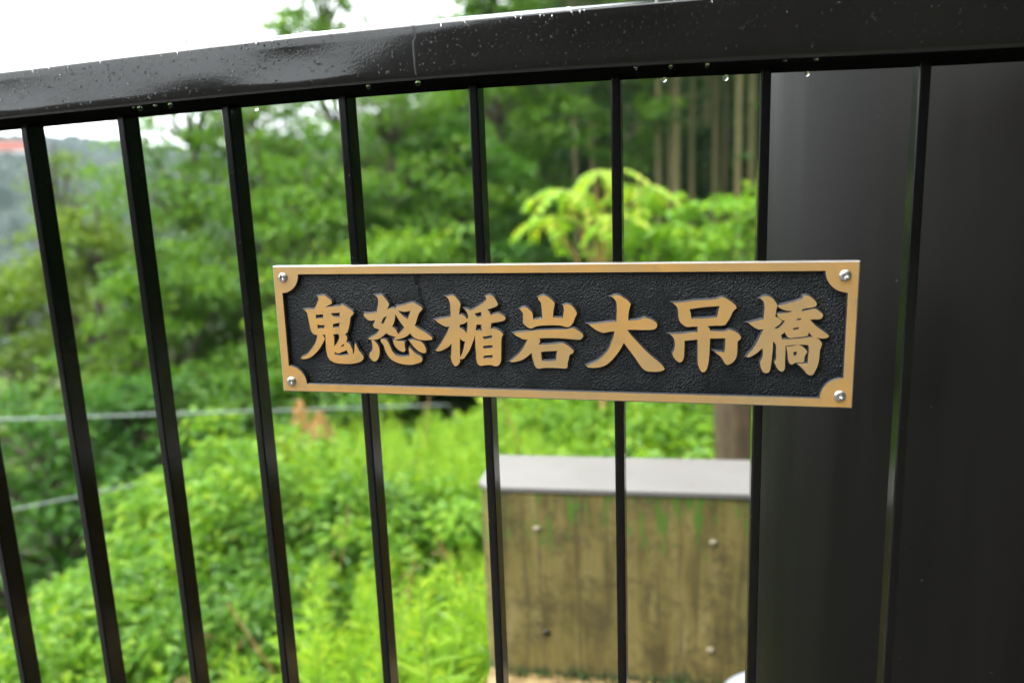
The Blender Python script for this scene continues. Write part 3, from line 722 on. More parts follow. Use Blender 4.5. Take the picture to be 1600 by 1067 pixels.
for _ in range(22):     # beads along the upper edge
    x = random.uniform(-0.02, 0.75); zb, zt = rz(x)
    s = random.uniform(.3, .7) * 0.001
    v, f = cap_mesh(s * random.uniform(1, 2.2), s * .8, s * .6)
    parts.append(([(a + x, b + YF - .0002, c + zt - random.uniform(.0, .0035)) for a, b, c in v], f))
    x = random.uniform(0.2, 0.8); zb, zt = rz(x); ty = random.uniform(.004, .013)
    parts.append(([(a * 1.5 + x, c * 1.5 + YF + ty, zt + (ty - .0015) * .62 - (ty - .0015) ** 2 * 9.5 - b * .7 + .0001) for a, b, c in v], [tuple(reversed(q)) for q in f]))
for _ in range(150):     # a few on the upright bars
    k = random.randrange(-1, 8); x = k * 0.12 + BAR_OFF.get(k, 0) + random.choice((-1, 1)) * random.uniform(.0, .0036); z = -random.uniform(.01, .62)
    s = random.uniform(.25, .6) * 0.001
    v, f = cap_mesh(s, s * 1.5, s * .6)
    parts.append(([(a + x, b - .0001, c + z) for a, b, c in v], f))
V, F = join(parts)
o = obj('rain_beads', mesh_np('rain_beads', V, F, M['water'], True)); tag(o, 'fine beads of rain on the front of the black handrail', 'raindrops', kind='stuff')

# the run of water down the handrail face
xr = 0.4385; zb, zt = rz(xr)
sp = [(xr - .006, zt + .0035), (xr - .001, zt + .001), (xr + .0012, zt - .004), (xr + .0015, zt - .009), (xr - .0008, zt - .014), (xr - .0006, zt - .022), (xr - .0002, zt - .032), (xr + .0008, zb + .006)]
V, F = [], []
for i, (x, z) in enumerate(sp):
    r = 0.0011 if i else .0005
    for k in range(7):
        t = math.pi * k / 6; V.append((x - r * math.cos(t), YF + .0002 - .0008 * math.sin(t) + (0.004 if i == 0 else 0), z))
for i in range(len(sp) - 1):
    for k in range(6): F.append((i * 7 + k, (i + 1) * 7 + k, (i + 1) * 7 + k + 1, i * 7 + k + 1))
o = obj('water_run', mesh_np('water_run', V, F, M['water'], True)); tag(o, 'thin trickle of rainwater running down the handrail face', 'water trickle')

def drop_mesh(r):
    V, F = [], []
    prof = [(0.55, 0.0), (0.72, -.35), (0.93, -.8), (1.0, -1.25), (.9, -1.7), (.62, -2.05), (.25, -2.25)]
    n = 14
    for (a, z) in prof:
        for k in range(n): V.append((r * a * math.cos(2 * math.pi * k / n), r * a * math.sin(2 * math.pi * k / n), r * z))
    for i in range(len(prof) - 1):
        for k in range(n): F.append((i * n + k, (i + 1) * n + k, (i + 1) * n + (k + 1) % n, i * n + (k + 1) % n))
    V.append((0, 0, -2.32 * r)); b = (len(prof) - 1) * n
    for k in range(n): F.append((b + k, len(V) - 1, b + (k + 1) % n))
    F.append(tuple(range(n)))
    return mesh_np('raindrop', V, F, M['water'], True)
dm = drop_mesh(0.0020)
def dropo(x, y, z, s, label):
    o = obj('raindrop', dm, None, (x, y, z)); o.scale = (s, s, s * random.uniform(.75, 1.05))
    tag(o, label, 'raindrop', 'raindrops hanging from the handrail')
for x, s, l in ((.1589, .6, 'smallest raindrop left of the bright pair under the front of the handrail'),
                (.1655, 1.15, 'bright raindrop under the handrail front, just right of the second upright bar from the left'),
                (.1820, .9, 'raindrop midway between the two brighter ones under the handrail front at the left'),
                (.1980, 1.1, 'bright raindrop under the handrail front, half way from second to third upright bar'),
                (.3936, 1.0, 'raindrop on the handrail front edge just right of the fourth upright bar'),
                (.4388, 1.25, 'bright raindrop at the foot of the trickle on the handrail'),
                (.6210, .75, 'raindrop on the handrail front edge close to the bar above the character for big'),
                (.6480, .8, 'raindrop on the front edge above the middle of the cedar trunks, left one'),
                (.6759, .85, 'raindrop on the front edge above the cedar trunks, right one'),
                (.7330, .7, 'raindrop on the front edge above the left side of the dark post'),
                (.7553, .9, 'raindrop on the front edge above the middle of the dark post')):
    dropo(x, YF + .0032, under(x) + .0030, s, l)
for x, s, l in ((.2530, 1.1, 'white raindrop under the back edge of the handrail, right of the third upright bar'),
                (.6409, 1.15, 'white raindrop under the handrail, left of two in front of the cedar trunks'),
                (.6914, 1.2, 'white raindrop under the handrail, right of two in front of the cedar trunks'),
                (.7555, 1.15, 'white raindrop under the handrail in front of the dark post')):
    dropo(x, YB - .004, under(x) + .0006, s, l)

# ------------------------------------------------------------------ concrete block beyond the railing
blk = empty('concrete_block', (0.235, 0.755, -1.078), 'low stained concrete block with a pale cap beyond the railing', 'concrete block')
blk.rotation_euler.z = R(3.6)
BWID, BDEP = 1.05, 0.192
def chamf(x0, x1, y0, y1, z0, z1, ch):
    bm = bmesh.new()
    pl = [(x0 + ch, y0), (x1 - ch, y0), (x1, y0 + ch), (x1, y1), (x0, y1), (x0, y0 + ch)]
    a = [bm.verts.new((x, y, z0)) for x, y in pl]; b_ = [bm.verts.new((x, y, z1)) for x, y in pl]
    n = len(pl)
    for i in range(n): bm.faces.new((a[i], a[(i + 1) % n], b_[(i + 1) % n], b_[i]))
    bm.faces.new(list(reversed(a))); bm.faces.new(b_)
    return bm
bm_obj('body', chamf(0.004, BWID, 0.004, BDEP - .004, -0.95, 0.392, 0.024), M['concrete'], blk)
bm = chamf(0, BWID + .004, 0, BDEP, 0.3925, 0.405, 0.024)
bmesh.ops.bevel(bm, geom=[e for e in bm.edges], offset=0.003, segments=2, profile=.5, affect='EDGES')
bm_obj('cap', bm, M['cap'], blk)
for (x, z, mt) in ((.135, .082, 'tar'), (.470, .065, 'plug'), (.122, .315, 'plug'), (.473, .300, 'plug')):
    bm = bmesh.new(); bmesh.ops.create_uvsphere(bm, u_segments=12, v_segments=8, radius=0.009)
    for vv in bm.verts: vv.co.y *= .5; vv.co.z *= .75
    bm_obj('form_plug', bm, M[mt], blk, True, (x, .004, z))
# rough stone step the block stands on
V, F = [], []
nx_ = 70
for i in range(nx_):
    x = 1.12 * i / (nx_ - 1) + .010
    yb = -.085 + .012 * noise.noise(Vector((x * 9, 0, 0))); e = .006 * noise.noise(Vector((x * 30, 2, 0))); 
    for (y, z) in ((yb, -.95), (yb, -.035 + e * .5), (yb + .012, -.010 + e), (-.02, .004 + e), (.0, .010 + e * 1.4), (.05, .008)):
        V.append((x, y, z))
for i in range(nx_ - 1):
    for k in range(5): F.append((i * 6 + k, (i + 1) * 6 + k, (i + 1) * 6 + k + 1, i * 6 + k + 1))
o = obj('stone_step', mesh_np('stone_step', V, F, M['stone']), None, (0.235, 0.745, -1.104)); o.rotation_euler.z = R(3.6)
tag(o, 'rough edged tan stone step at the foot of the concrete block', 'stone step')
parts = []
for _ in range(420):
    x = random.uniform(0.04, 1.0); v = [(x + random.uniform(-.006, .006), random.uniform(-.012, .003), random.uniform(-.0, .018) + random.random() ** 4 * .03) for _ in range(3)]
    parts.append((v, [(0, 1, 2)]))
V, F = join(parts)
o = obj('moss', mesh_np('moss', V, F, M['mossy']), None, (0.235, 0.752, -1.106)); o.rotation_euler.z = R(3.6); tag(o, 'dark green moss along the foot of the concrete block', 'moss', kind='stuff')

# white rounded tub at the foot of the post
tub = empty('white_tub', (0.802, 0.56, -1.096), 'smooth white rounded tub lid showing beside the foot of the post', 'tub')
V, F = [], []
prof = [(0.0, .175), (.03, .174), (.06, .165), (.085, .145), (.10, .115), (.105, .08), (.098, .0)]
for r_, z in prof:
    for k in range(32): V.append((r_ * math.cos(2 * math.pi * k / 32), r_ * math.sin(2 * math.pi * k / 32), z))
for i in range(len(prof) - 1):
    for k in range(32): F.append((i * 32 + k, (i + 1) * 32 + k, (i + 1) * 32 + (k + 1) % 32, i * 32 + (k + 1) % 32))
obj('lid', mesh_np('lid', V, F, M['white'], True), tub)
# ------------------------------------------------------------------ foliage helpers
def leaves_np(P, D, Nn, L, W, fold=0.25, shape='diamond'):
    """leaf blades: P base (n,3), D direction, Nn blade normal, L, W (n,). Two faces folded along the midrib"""
    D = D / (np.linalg.norm(D, axis=1, keepdims=True) + 1e-9)
    S = np.cross(D, Nn); S /= (np.linalg.norm(S, axis=1, keepdims=True) + 1e-9)
    U = np.cross(S, D)
    L = L[:, None]; W = W[:, None]
    n = len(P)
    b = P; t = P + D * L - U * (L * 0.12)
    if shape == 'diamond':
        l = P + D * L * .42 + S * W * .5 + U * W * fold; r = P + D * L * .42 - S * W * .5 + U * W * fold
        V = np.stack([b, r, t, l], 1).reshape(-1, 3)
        i = np.arange(n)[:, None] * 4
        F = np.concatenate([i + np.array([[0, 1, 2]]), i + np.array([[0, 2, 3]])], 1).reshape(-1, 3)
    else:   # broad blade with six corners
        l1 = P + D * L * .22 + S * W * .42 + U * W * fold; r1 = P + D * L * .22 - S * W * .42 + U * W * fold
        l2 = P + D * L * .62 + S * W * .40 + U * W * fold; r2 = P + D * L * .62 - S * W * .40 + U * W * fold
        V = np.stack([b, r1, r2, t, l2, l1], 1).reshape(-1, 3)
        i = np.arange(n)[:, None] * 6
        F = np.concatenate([i + np.array([[0, 1, 2]]), i + np.array([[0, 2, 3]]), i + np.array([[0, 3, 4]]), i + np.array([[0, 4, 5]])], 1).reshape(-1, 3)
    return V, F

def clump_leaves(C, Rr, n, up=0.8, droop=0.25, rg=rng):
    """n leaf bases/directions spread through an ellipsoid at C with radii Rr, looser towards its rim"""
    u = rg.normal(size=(n, 3)); u /= np.linalg.norm(u, axis=1, keepdims=True)
    r = rg.random(n) ** 0.45
    P = C + u * r[:, None] * Rr
    D = u * np.array([1, 1, .35]) + rg.normal(size=(n, 3)) * .45; D[:, 2] -= droop
    Nn = rg.normal(size=(n, 3)) * (1 - up) * 1.1 + np.array([0, 0, up])
    return P, D, Nn

def broadleaf_tree(loc, label, group, h, cr_, crown_lo, nclump, nleaf, leaf, lm, seed, flat=0.38, top_sparse=0.0, lean=(0, 0), trunk_r=0.12, name='broadleaf_tree'):
    """trunk with limbs; each limb ends in flattened sprays of leaves"""
    rg = np.random.default_rng(seed)
    root = empty(name, loc, label, 'tree', group)
    base = np.zeros(3); topp = np.array([lean[0], lean[1], h])
    n = 9
    tr = [base + (topp - base) * (i / (n - 1)) + np.array([math.sin(i * 1.3 + seed) * .06 * h * .15, math.cos(i * 1.1 + seed) * .06 * h * .15, 0]) for i in range(n)]
    parts = [tube(tr, [trunk_r * (1 - .85 * i / (n - 1)) for i in range(n)], 8)]
    PP, DD, NN, LL = [], [], [], []
    for k in range(nclump):
        t = (k + rg.random()) / nclump
        z = crown_lo + (h - crown_lo) * t
        env = math.sin(min(1, .12 + t * .95) * math.pi * .93) ** .7
        a = k * 2.399 + rg.normal() * .4
        rad = cr_ * env * (0.35 + 0.65 * rg.random() ** .6)
        start = tr[min(n - 1, int(max(0, (z - rad * .35) / h) * (n - 1)))]
        c = np.array([lean[0] * z / h + rad * math.cos(a), lean[1] * z / h + rad * math.sin(a), z + rg.normal() * .1])
        mid = (start + c) / 2 + np.array([0, 0, .12 * rad])
        lr = trunk_r * .32 * (1 - .5 * t)
        parts.append(tube([start, mid, c], [lr, lr * .6, lr * .2], 5))
        s = cr_ * (0.24 + .22 * rg.random()) * (1 - .35 * t)
        cnt = int(1.35 * nleaf * (1 - top_sparse * t) * (.6 + .8 * rg.random()))
        sub = 3
        for q in range(sub):
            cc = c + rg.normal(size=3) * np.array([s * .55, s * .55, s * .22])
            P, D, Nn = clump_leaves(cc, np.array([s, s, s * flat]) * (0.55 + .3 * rg.random()), max(4, cnt // sub), rg=rg)
            PP.append(P); DD.append(D); NN.append(Nn)
    P, D, Nn = map(np.concatenate, (PP, DD, NN))
    leaf = leaf * .84
    L = leaf * (.7 + .6 * rg.random(len(P))); W = L * (.42 + .2 * rg.random(len(P)))
    V, F = leaves_np(P, D, Nn, L, W)
    tv, tf = join(parts)
    obj('trunk', mesh_np('trunk', tv, tf, M['bark'], True), root)
    obj('crown', mesh_np('crown', V, F, lm, False), root)
    return root

def gz(p): return float(ground_h(p.x, p.y))

# ------------------------------------------------------------------ trees on the valley side, left and middle
TG = 'leafy trees beyond the railing'
def tree_at(az, d, top_el, cr_, label, lm, seed, crown_lo_el=None, **kw):
    p = at(az, d); z0 = gz(p) - .1
    top = CAM.z + d * math.tan(R(top_el)); h = top - z0
    lo = (CAM.z + d * math.tan(R(crown_lo_el)) - z0) if crown_lo_el is not None else h * .25
    return broadleaf_tree((p.x, p.y, z0), label, TG, h, cr_, max(.3, lo), lm=lm, seed=seed, **kw)

tree_at(-46.5, 11.0, -3.5, 1.6, 'yellowish green tree at the far left below the hazy hill', M['olive'], 1, -26, nclump=100, nleaf=110, leaf=.11)
tree_at(-43.0, 12.5, 4.0, .7, 'slender tree with a thin top rising left of the second bar', M['olive'], 2, -10, nclump=46, nleaf=50, leaf=.10, top_sparse=.6)
tree_at(-41.5, 9.4, .2, 1.15, 'bushy olive green tree between the second and third bars', M['olive'], 3, -26, nclump=100, nleaf=105, leaf=.10, top_sparse=.3)
tree_at(-35.2, 10.5, 9.0, 1.45, 'tall layered green tree between the third and fourth bars', M['treeleaf'], 4, -20, nclump=130, nleaf=105, leaf=.11, top_sparse=.45)
tree_at(-37.8, 8.0, -3.5, 1.25, 'lower leafy tree in front of the tall layered one, left of the plaque', M['treeleaf'], 5, -27, nclump=100, nleaf=105, leaf=.09)
tree_at(-31.0, 9.5, 8.6, 1.4, 'spreading green tree with glimpses of sky, just left of the plaque', M['treeleaf'], 6, -20, nclump=120, nleaf=100, leaf=.10, top_sparse=.5)
tree_at(-25.6, 11.0, 16.0, 1.6, 'tallest leafy tree, its thin crown showing above the handrail', M['treeleaf'], 7, -18, nclump=130, nleaf=95, leaf=.12, top_sparse=.35)
tree_at(-27.5, 8.2, 2.0, 1.45, 'layered bright green tree above the left end of the plaque', M['treeleaf'], 8, -20, nclump=110, nleaf=105, leaf=.09)
tree_at(-21.5, 9.2, 8.0, 1.45, 'open crowned green tree above the middle of the plaque', M['treeleaf'], 9, -17, nclump=120, nleaf=90, leaf=.10, top_sparse=.5)
tree_at(-17.2, 9.6, 4.6, 1.3, 'cool green tree with drooping tiers above the fifth character', M['cool'], 10, -15, nclump=100, nleaf=110, leaf=.10)
tree_at(-22.5, 7.2, -4.5, 1.2, 'low bright leafy tree rising just behind the plaque top edge', M['shrubleaf'], 11, -17, nclump=80, nleaf=100, leaf=.085)
tree_at(-46.5, 6.4, -13.0, 1.3, 'dark leafy tree low at the left edge below the wires', M['cool'], 12, -30, nclump=80, nleaf=105, leaf=.085)
tree_at(-40.5, 6.6, -12.5, 1.1, 'shaded tree in the hollow under the two wires', M['cool'], 13, -30, nclump=80, nleaf=100, leaf=.085)
tree_at(-33.5, 7.0, -11.5, 1.1, 'leafy tree in the hollow just left of the dry flower plume', M['treeleaf'], 14, -26, nclump=80, nleaf=100, leaf=.085)
tree_at(-27.5, 6.6, -10.0, 1.1, 'leafy tree hidden behind the left half of the plaque', M['treeleaf'], 15, -22, nclump=70, nleaf=95, leaf=.085)

# ------------------------------------------------------------------ cedar wood to the right
def cedar(name, loc, label, h, tr_r, crown_lo, crown_r, seed, nb=70, nl=120, group='cedars with tall bare trunks', leaf=.2, lean=0.0):
    rg = np.random.default_rng(seed)
    root = empty(name, loc, label, 'tree', group)
    n = 8
    tr = [(lean * i / (n - 1) * h + .04 * math.sin(i + seed), .03 * math.cos(i * 1.7), h * i / (n - 1)) for i in range(n)]
    parts = [tube(tr, [tr_r * (1.12 - .9 * (i / (n - 1))) for i in range(n)], 10)]
    PP, DD, NN = [], [], []
    for k in range(nb):
        t = (k + rg.random()) / nb
        z = crown_lo + (h - crown_lo) * t
        a = k * 2.399 + rg.normal() * .5
        rad = crown_r * (1 - t) ** .75 * (.5 + .5 * rg.random()) + .15
        s0 = np.array([lean * z, 0, z]); e = s0 + np.array([rad * math.cos(a), rad * math.sin(a), -.18 * rad + .1])
        parts.append(tube([s0, (s0 + e) / 2 + np.array([0, 0, .1]), e], [.03, .02, .008], 4))
        m = max(8, int(nl * (.5 + rad / crown_r)))
        tt = .25 + .8 * rg.random(m) ** .7
        P = s0 + (e - s0) * tt[:, None] + rg.normal(size=(m, 3)) * np.array([.28, .28, .14]) * (.4 + tt[:, None] * .6)
        D = np.tile(e - s0, (m, 1)) / rad + rg.normal(size=(m, 3)) * .6; D[:, 2] -= .3
        Nn = rg.normal(size=(m, 3)) * .4 + np.array([0, 0, .8])
        PP.append(P); DD.append(D); NN.append(Nn)
    P, D, Nn = map(np.concatenate, (PP, DD, NN))
    L = leaf * (.7 + .6 * rg.random(len(P))); V, F = leaves_np(P, D, Nn, L, L * .36)
    tv, tf = join(parts)
    obj('trunk', mesh_np('trunk', tv, tf, M['cedarbark'], True), root)
    obj('crown', mesh_np('crown', V, F, M['cedarleaf'], False), root)
    return root

def copy_thing(root, loc, rz_, label, sc=1.0):
    c = root.copy(); COL.objects.link(c); c.location = loc; c.rotation_euler = (0, 0, rz_); c.scale = (sc, sc, sc)
    c['label'] = label
    for ch in root.children:
        q = ch.copy(); COL.objects.link(q); q.parent = c
    return c

protos = [cedar('cedar_tree', (0, 0, -50), 'x', 19.0, .066, 8.5, 2.4, 31), cedar('cedar_tree', (0, 0, -50), 'x', 21.0, .072, 8.0, 2.6, 32, lean=.004),
          cedar('cedar_tree', (0, 0, -50), 'x', 17.0, .07, 3.6, 2.3, 33, nb=80)]
spots = [(-8.6, 15.5, 0, .82, 'pale thin cedar trunk leaning slightly, between two bars above the rock character'),
         (-7.4, 19.5, 1, .9, 'second pale cedar trunk just left of the bar above the character for big'),
         (-5.6, 24.0, 2, .9, 'dim cedar trunk behind the bar above the character for big'),
         (-2.6, 16.0, 0, 1.05, 'brightest pale cedar trunk, right of the bar above the character for big'),
         (-1.9, 18.5, 1, 1.0, 'left trunk of a close pair of cedars above the yellow sapling'),
         (-1.35, 18.0, 0, 1.0, 'right trunk of a close pair of cedars above the yellow sapling'),
         (-0.2, 22.0, 1, .85, 'slim brown cedar trunk standing alone right of the close pair'),
         (1.2, 20.0, 1, 1.05, 'broad greenish cedar trunk in shade'),
         (1.9, 23.0, 0, 1.1, 'dark cedar trunk directly right of the broad greenish one'),
         (2.9, 17.0, 0, 1.02, 'pale cedar trunk, left one of the two nearest the dark post'),
         (3.75, 17.6, 0, .98, 'pale cedar trunk closest to the dark post'),
         (4.9, 21.0, 1, 1.0, 'cedar trunk partly behind the dark post'),
         (0.7, 27.0, 2, 1.1, 'far cedar deep in the wood between the trunks'),
         (-4.4, 30.0, 2, 1.1, 'far cedar deep in the wood left of the brightest trunk'),
         (-8.4, 29.0, 2, 1.15, 'far dark cedar deep in the wood above the rock character'),
         (-11.5, 23.0, 2, 1.1, 'full dark cedar with foliage low down, left edge of the wood'),
         (-14.8, 19.0, 2, 1.0, 'tall dark cedar right of the bar above the shield character'),
         (-18.0, 26.0, 2, .55, 'dark cedar standing behind the open crowned green tree')]
used = set()
for i, (az, d, k, sc, lab) in enumerate(spots):
    p = at(az, d); z = gz(p) - .1
    if k not in used:
        used.add(k); r_ = protos[k]; r_.location = (p.x, p.y, z); r_.scale = (sc,) * 3; r_['label'] = lab; r_.rotation_euler.z = i
    else:
        copy_thing(protos[k], (p.x, p.y, z), i * 1.7, lab, sc)
# boughs nearer the edge of the wood
tree_at(-13.6, 13.0, 14.0, 1.25, 'feathery green conifer whose boughs hang in front of the left cedar trunks', M['treeleaf'], 40, -3, nclump=80, nleaf=110, leaf=.14, trunk_r=.09)
tree_at(-5.2, 13.8, 15.0, .75, 'feathery green bough tree left of the brightest cedar trunk', M['treeleaf'], 41, 1, nclump=36, nleaf=70, leaf=.12, trunk_r=.05)
tree_at(1.2, 26.0, 4.0, 2.6, 'dark undergrowth tree deep between the cedar trunks', M['cedarleaf'], 42, -8, nclump=80, nleaf=110, leaf=.22)
tree_at(-9.0, 24.0, 3.0, 2.8, 'dark undergrowth tree behind the two left cedar trunks', M['cedarleaf'], 43, -8, nclump=80, nleaf=110, leaf=.22)

# the wood goes on as one dark mass far behind the trunks
PP, DD, NN = [], [], []
for _ in range(420):
    az = random.uniform(-24, 9); d = random.uniform(30, 46); p = at(az, d)
    z = gz(p) + random.uniform(0, 15)
    P, D, Nn = clump_leaves(np.array([p.x, p.y, z]), np.array([1.8, 1.8, 1.1]), 90); PP.append(P); DD.append(D); NN.append(Nn)
P, D, Nn = map(np.concatenate, (PP, DD, NN))
V, F = leaves_np(P, D, Nn, .42 * (.7 + .6 * rng.random(len(P))), .2 * np.ones(len(P)))
tag(obj('far_wood', mesh_np('far_wood', V, F, M['cedarleaf'])), 'dark mass of the wood far behind the cedar trunks', 'wood', kind='stuff')
PP, DD, NN = [], [], []
for _ in range(520):      # the same wood closing the view further right, past the post
    az = random.uniform(9, 95); d = random.uniform(11, 30); p = at(az, d)
    z = max(-2.0, gz(p)) + random.uniform(0, 13)
    P, D, Nn = clump_leaves(np.array([p.x, p.y, z]), np.array([1.6, 1.6, 1.1]), 70); PP.append(P); DD.append(D); NN.append(Nn)
P, D, Nn = map(np.concatenate, (PP, DD, NN))
V, F = leaves_np(P, D, Nn, .42 * (.7 + .6 * rng.random(len(P))), .2 * np.ones(len(P)))
tag(obj('far_wood', mesh_np('far_wood', V, F, M['cedarleaf'])), 'the wood where it goes on behind the post to the right', 'wood', kind='stuff')

# ------------------------------------------------------------------ yellow green saplings with drooping compound leaves
def frond_mesh(seed, L=0.62, n=7, lm='sapleaf'):
    rg = np.random.default_rng(seed)
    P, D, Nn = [], [], []
    pts = []
    for i in range(n + 1):
        t = i / n; pts.append(np.array([L * (t - .12 * t * t), 0, L * (.22 * t - .75 * t * t)]))
    for i in range(1, n + 1):
        t = i / n; d = pts[i] - pts[i - 1]; d /= np.linalg.norm(d)
        for s in (-1, 1):
            P.append(pts[i]); D.append(d * .45 + np.array([0, s * .9, -.35 - .3 * t])); Nn.append(np.array([.1, -s * .3, 1]))
    P.append(pts[-1]); D.append(np.array([.5, 0, -.8])); Nn.append(np.array([.8, 0, .5]))
    P, D, Nn = map(np.array, (P, D, Nn)); D = D + rg.normal(size=D.shape) * .12
    ll = .175 * (.75 + .5 * rg.random(len(P)))
    V, F = leaves_np(P, D, Nn, ll, ll * .5, .15, 'broad')
    sv, sf = tube(pts, [.006 * (1 - .8 * i / n) for i in range(n + 1)], 4)
    sF = []
    for q in sf: sF += [(q[0], q[1], q[2]), (q[0], q[2], q[3])]
    o = len(V); V = np.concatenate([V, np.array([tuple(v) for v in sv])]); F = np.concatenate([F, np.array(sF) + o])
    mi = [0] * (len(F) - len(sF)) + [1] * len(sF)
    return mesh_np('frond', V, F, mats=[M[lm], M['sapbark']], mi=mi)
frond_me = [frond_mesh(s) for s in range(4)] + [frond_mesh(s + 9, .55, 6, 'freshleaf') for s in range(4)]
def sapling(az, d, top_el, label, whorls, seed, kinds=(0, 1, 2, 3), stem_r=.022):
    p = at(az, d); z0 = gz(p); h = CAM.z + d * math.tan(R(top_el)) - z0
    root = empty('sapling', (p.x, p.y, z0), label, 'sapling', 'young trees with fresh yellow green leaves')
    rg = random.Random(seed)
    pts = [(0, 0, 0), (.03, 0, h * .4), (-.02, .02, h * .8), (0, 0, h)]
    parts = [tube(pts, [stem_r, stem_r * .8, stem_r * .55, stem_r * .25], 7)]
    for (rx, ry, dz, nf, sc) in whorls:
        e = Vector((rx, ry, h + dz))
        s0 = Vector((0, 0, h * .62 + dz * .5))
        parts.append(tube([s0, (s0 + e) / 2 + Vector((0, 0, .05)), e], [.012, .009, .005], 5))
        for k in range(nf):
            o = obj('frond', frond_me[rg.choice(kinds)], root, e)
            o.rotation_euler = (rg.uniform(-.25, .25), rg.uniform(-.35, .25), k * 2 * math.pi / nf + rg.uniform(-.3, .3))
            o.scale = (sc * rg.uniform(.8, 1.15),) * 3
    tv, tf = join(parts); obj('stem', mesh_np('stem', tv, tf, M['sapbark'], True), root)
sapling(-7.0, 5.2, 1.0, 'orange stemmed sapling with drooping yellow green fronds right of the shield character',
        [(-.20, 0, -.12, 6, .56), (.06, .05, .0, 5, .5), (.26, .1, -.10, 5, .48), (-.33, .1, -.30, 5, .46), (.1, -.1, -.3, 5, .45)], 1)
SAP = 'young trees with fresh yellow green leaves'
tree_at(-3.2, 5.6, -1.6, .40, 'bushy bright green sapling under the brightest cedar trunk', M['freshleaf'], 71, -8, nclump=24, nleaf=24, leaf=.10, flat=.25, trunk_r=.022, name='sapling')
tree_at(0.8, 5.9, -1.8, .44, 'broad bright green sapling right of the bar, its leaves in flat tiers', M['freshleaf'], 72, -8, nclump=26, nleaf=24, leaf=.10, flat=.25, trunk_r=.022, name='sapling')
tree_at(3.5, 6.3, -2.2, .34, 'small green sapling close to the left edge of the dark post', M['shrubleaf'], 73, -8, nclump=22, nleaf=24, leaf=.09, flat=.25, trunk_r=.02, name='sapling')

# ------------------------------------------------------------------ shrubs
def shrub(loc, label, rx, h, nclump, nleaf, leaf, lm, seed, group, shape='broad'):
    rg = np.random.default_rng(seed)
    root = empty('shrub', loc, label, 'shrub', group)
    PP, DD, NN = [], [], []; parts = []
    for k in range(nclump):
        a = k * 2.399 + rg.normal() * .3; rr = math.sqrt((k + .5) / nclump) * rx
        zt = h * (1 - .45 * (rr / rx) ** 2) * (.75 + .3 * rg.random())
        c = np.array([rr * math.cos(a), rr * math.sin(a), zt])
        parts.append(tube([(rr * .25 * math.cos(a), rr * .25 * math.sin(a), 0), (rr * .7 * math.cos(a), rr * .7 * math.sin(a), zt * .6), c], [.010, .007, .003], 4))
        s = rx * (.24 + .14 * rg.random())
        for q in range(3):
            cc = c + rg.normal(size=3) * s * np.array([.6, .6, .5]) - np.array([0, 0, q * s * .5])
            P, D, Nn = clump_leaves(cc, np.array([s, s, s * .55]) * .8, nleaf // 3, .85, .3, rg)
            PP.append(P); DD.append(D); NN.append(Nn)
    P, D, Nn = map(np.concatenate, (PP, DD, NN)); L = leaf * (.7 + .6 * rg.random(len(P)))
    V, F = leaves_np(P, D, Nn, L, L * (.5 + .15 * rg.random(len(P))), .2, shape)
    tv, tf = join(parts); obj('stem', mesh_np('stem', tv, tf, M['weedstem'], True), root)
    obj('foliage', mesh_np('foliage', V, F, lm), root)
    return root
SG = 'leafy shrubs on the bank beyond the railing'
for (az, d, top, rx, lab, lm, sd, lf) in (
        (-34.5, 4.3, -18.0, .62, 'broad leaved shrub at the top of the bank below the lower wire', 'shrubleaf', 51, .062),
        (-39.5, 3.7, -23.5, .50, 'low leafy shrub on the bank left of the fourth bar', 'shrubleaf', 52, .056),
        (-31.0, 3.7, -19.5, .60, 'rounded leafy shrub right of the fourth bar', 'shrubleaf', 53, .06),
        (-26.0, 3.3, -22.0, .55, 'darker leafy shrub below the left end of the plaque', 'treeleaf', 54, .06),
        (-20.5, 3.1, -23.0, .48, 'leafy shrub left of the concrete block', 'shrubleaf', 55, .054),
        (-43.5, 2.9, -28.0, .45, 'leafy shrub in the bottom left corner', 'shrubleaf', 56, .05),
        (-35.5, 2.9, -27.0, .48, 'shrub with large glossy leaves beside the third bar low down', 'treeleaf', 57, .056),
        (-8.5, 5.0, -17.0, .62, 'leafy shrub behind the concrete block under the rock character', 'shrubleaf', 58, .06),
        (-2.5, 5.2, -16.6, .62, 'leafy shrub behind the concrete block near the brown trunk', 'shrubleaf', 59, .062),
        (2.2, 6.4, -5.8, .60, 'pale green shrub near the post above the plaque', 'shrubleaf', 60, .06),
        (-1.5, 7.0, -7.0, .85, 'green shrub beneath the bright sapling just above the plaque', 'treeleaf', 61, .09),
        (-9.5, 7.4, -7.2, .85, 'bright low shrub beneath the orange stemmed sapling', 'shrubleaf', 62, .09),
        (-14.5, 7.6, -6.0, .9, 'dark green shrub above the shield character', 'cool', 63, .10)):
    p = at(az, d); z = gz(p) - .03; h = CAM.z + d * math.tan(R(top)) - z
    shrub((p.x, p.y, z), lab, rx, h, 32, 300, lf * .8, M[lm], sd, SG)

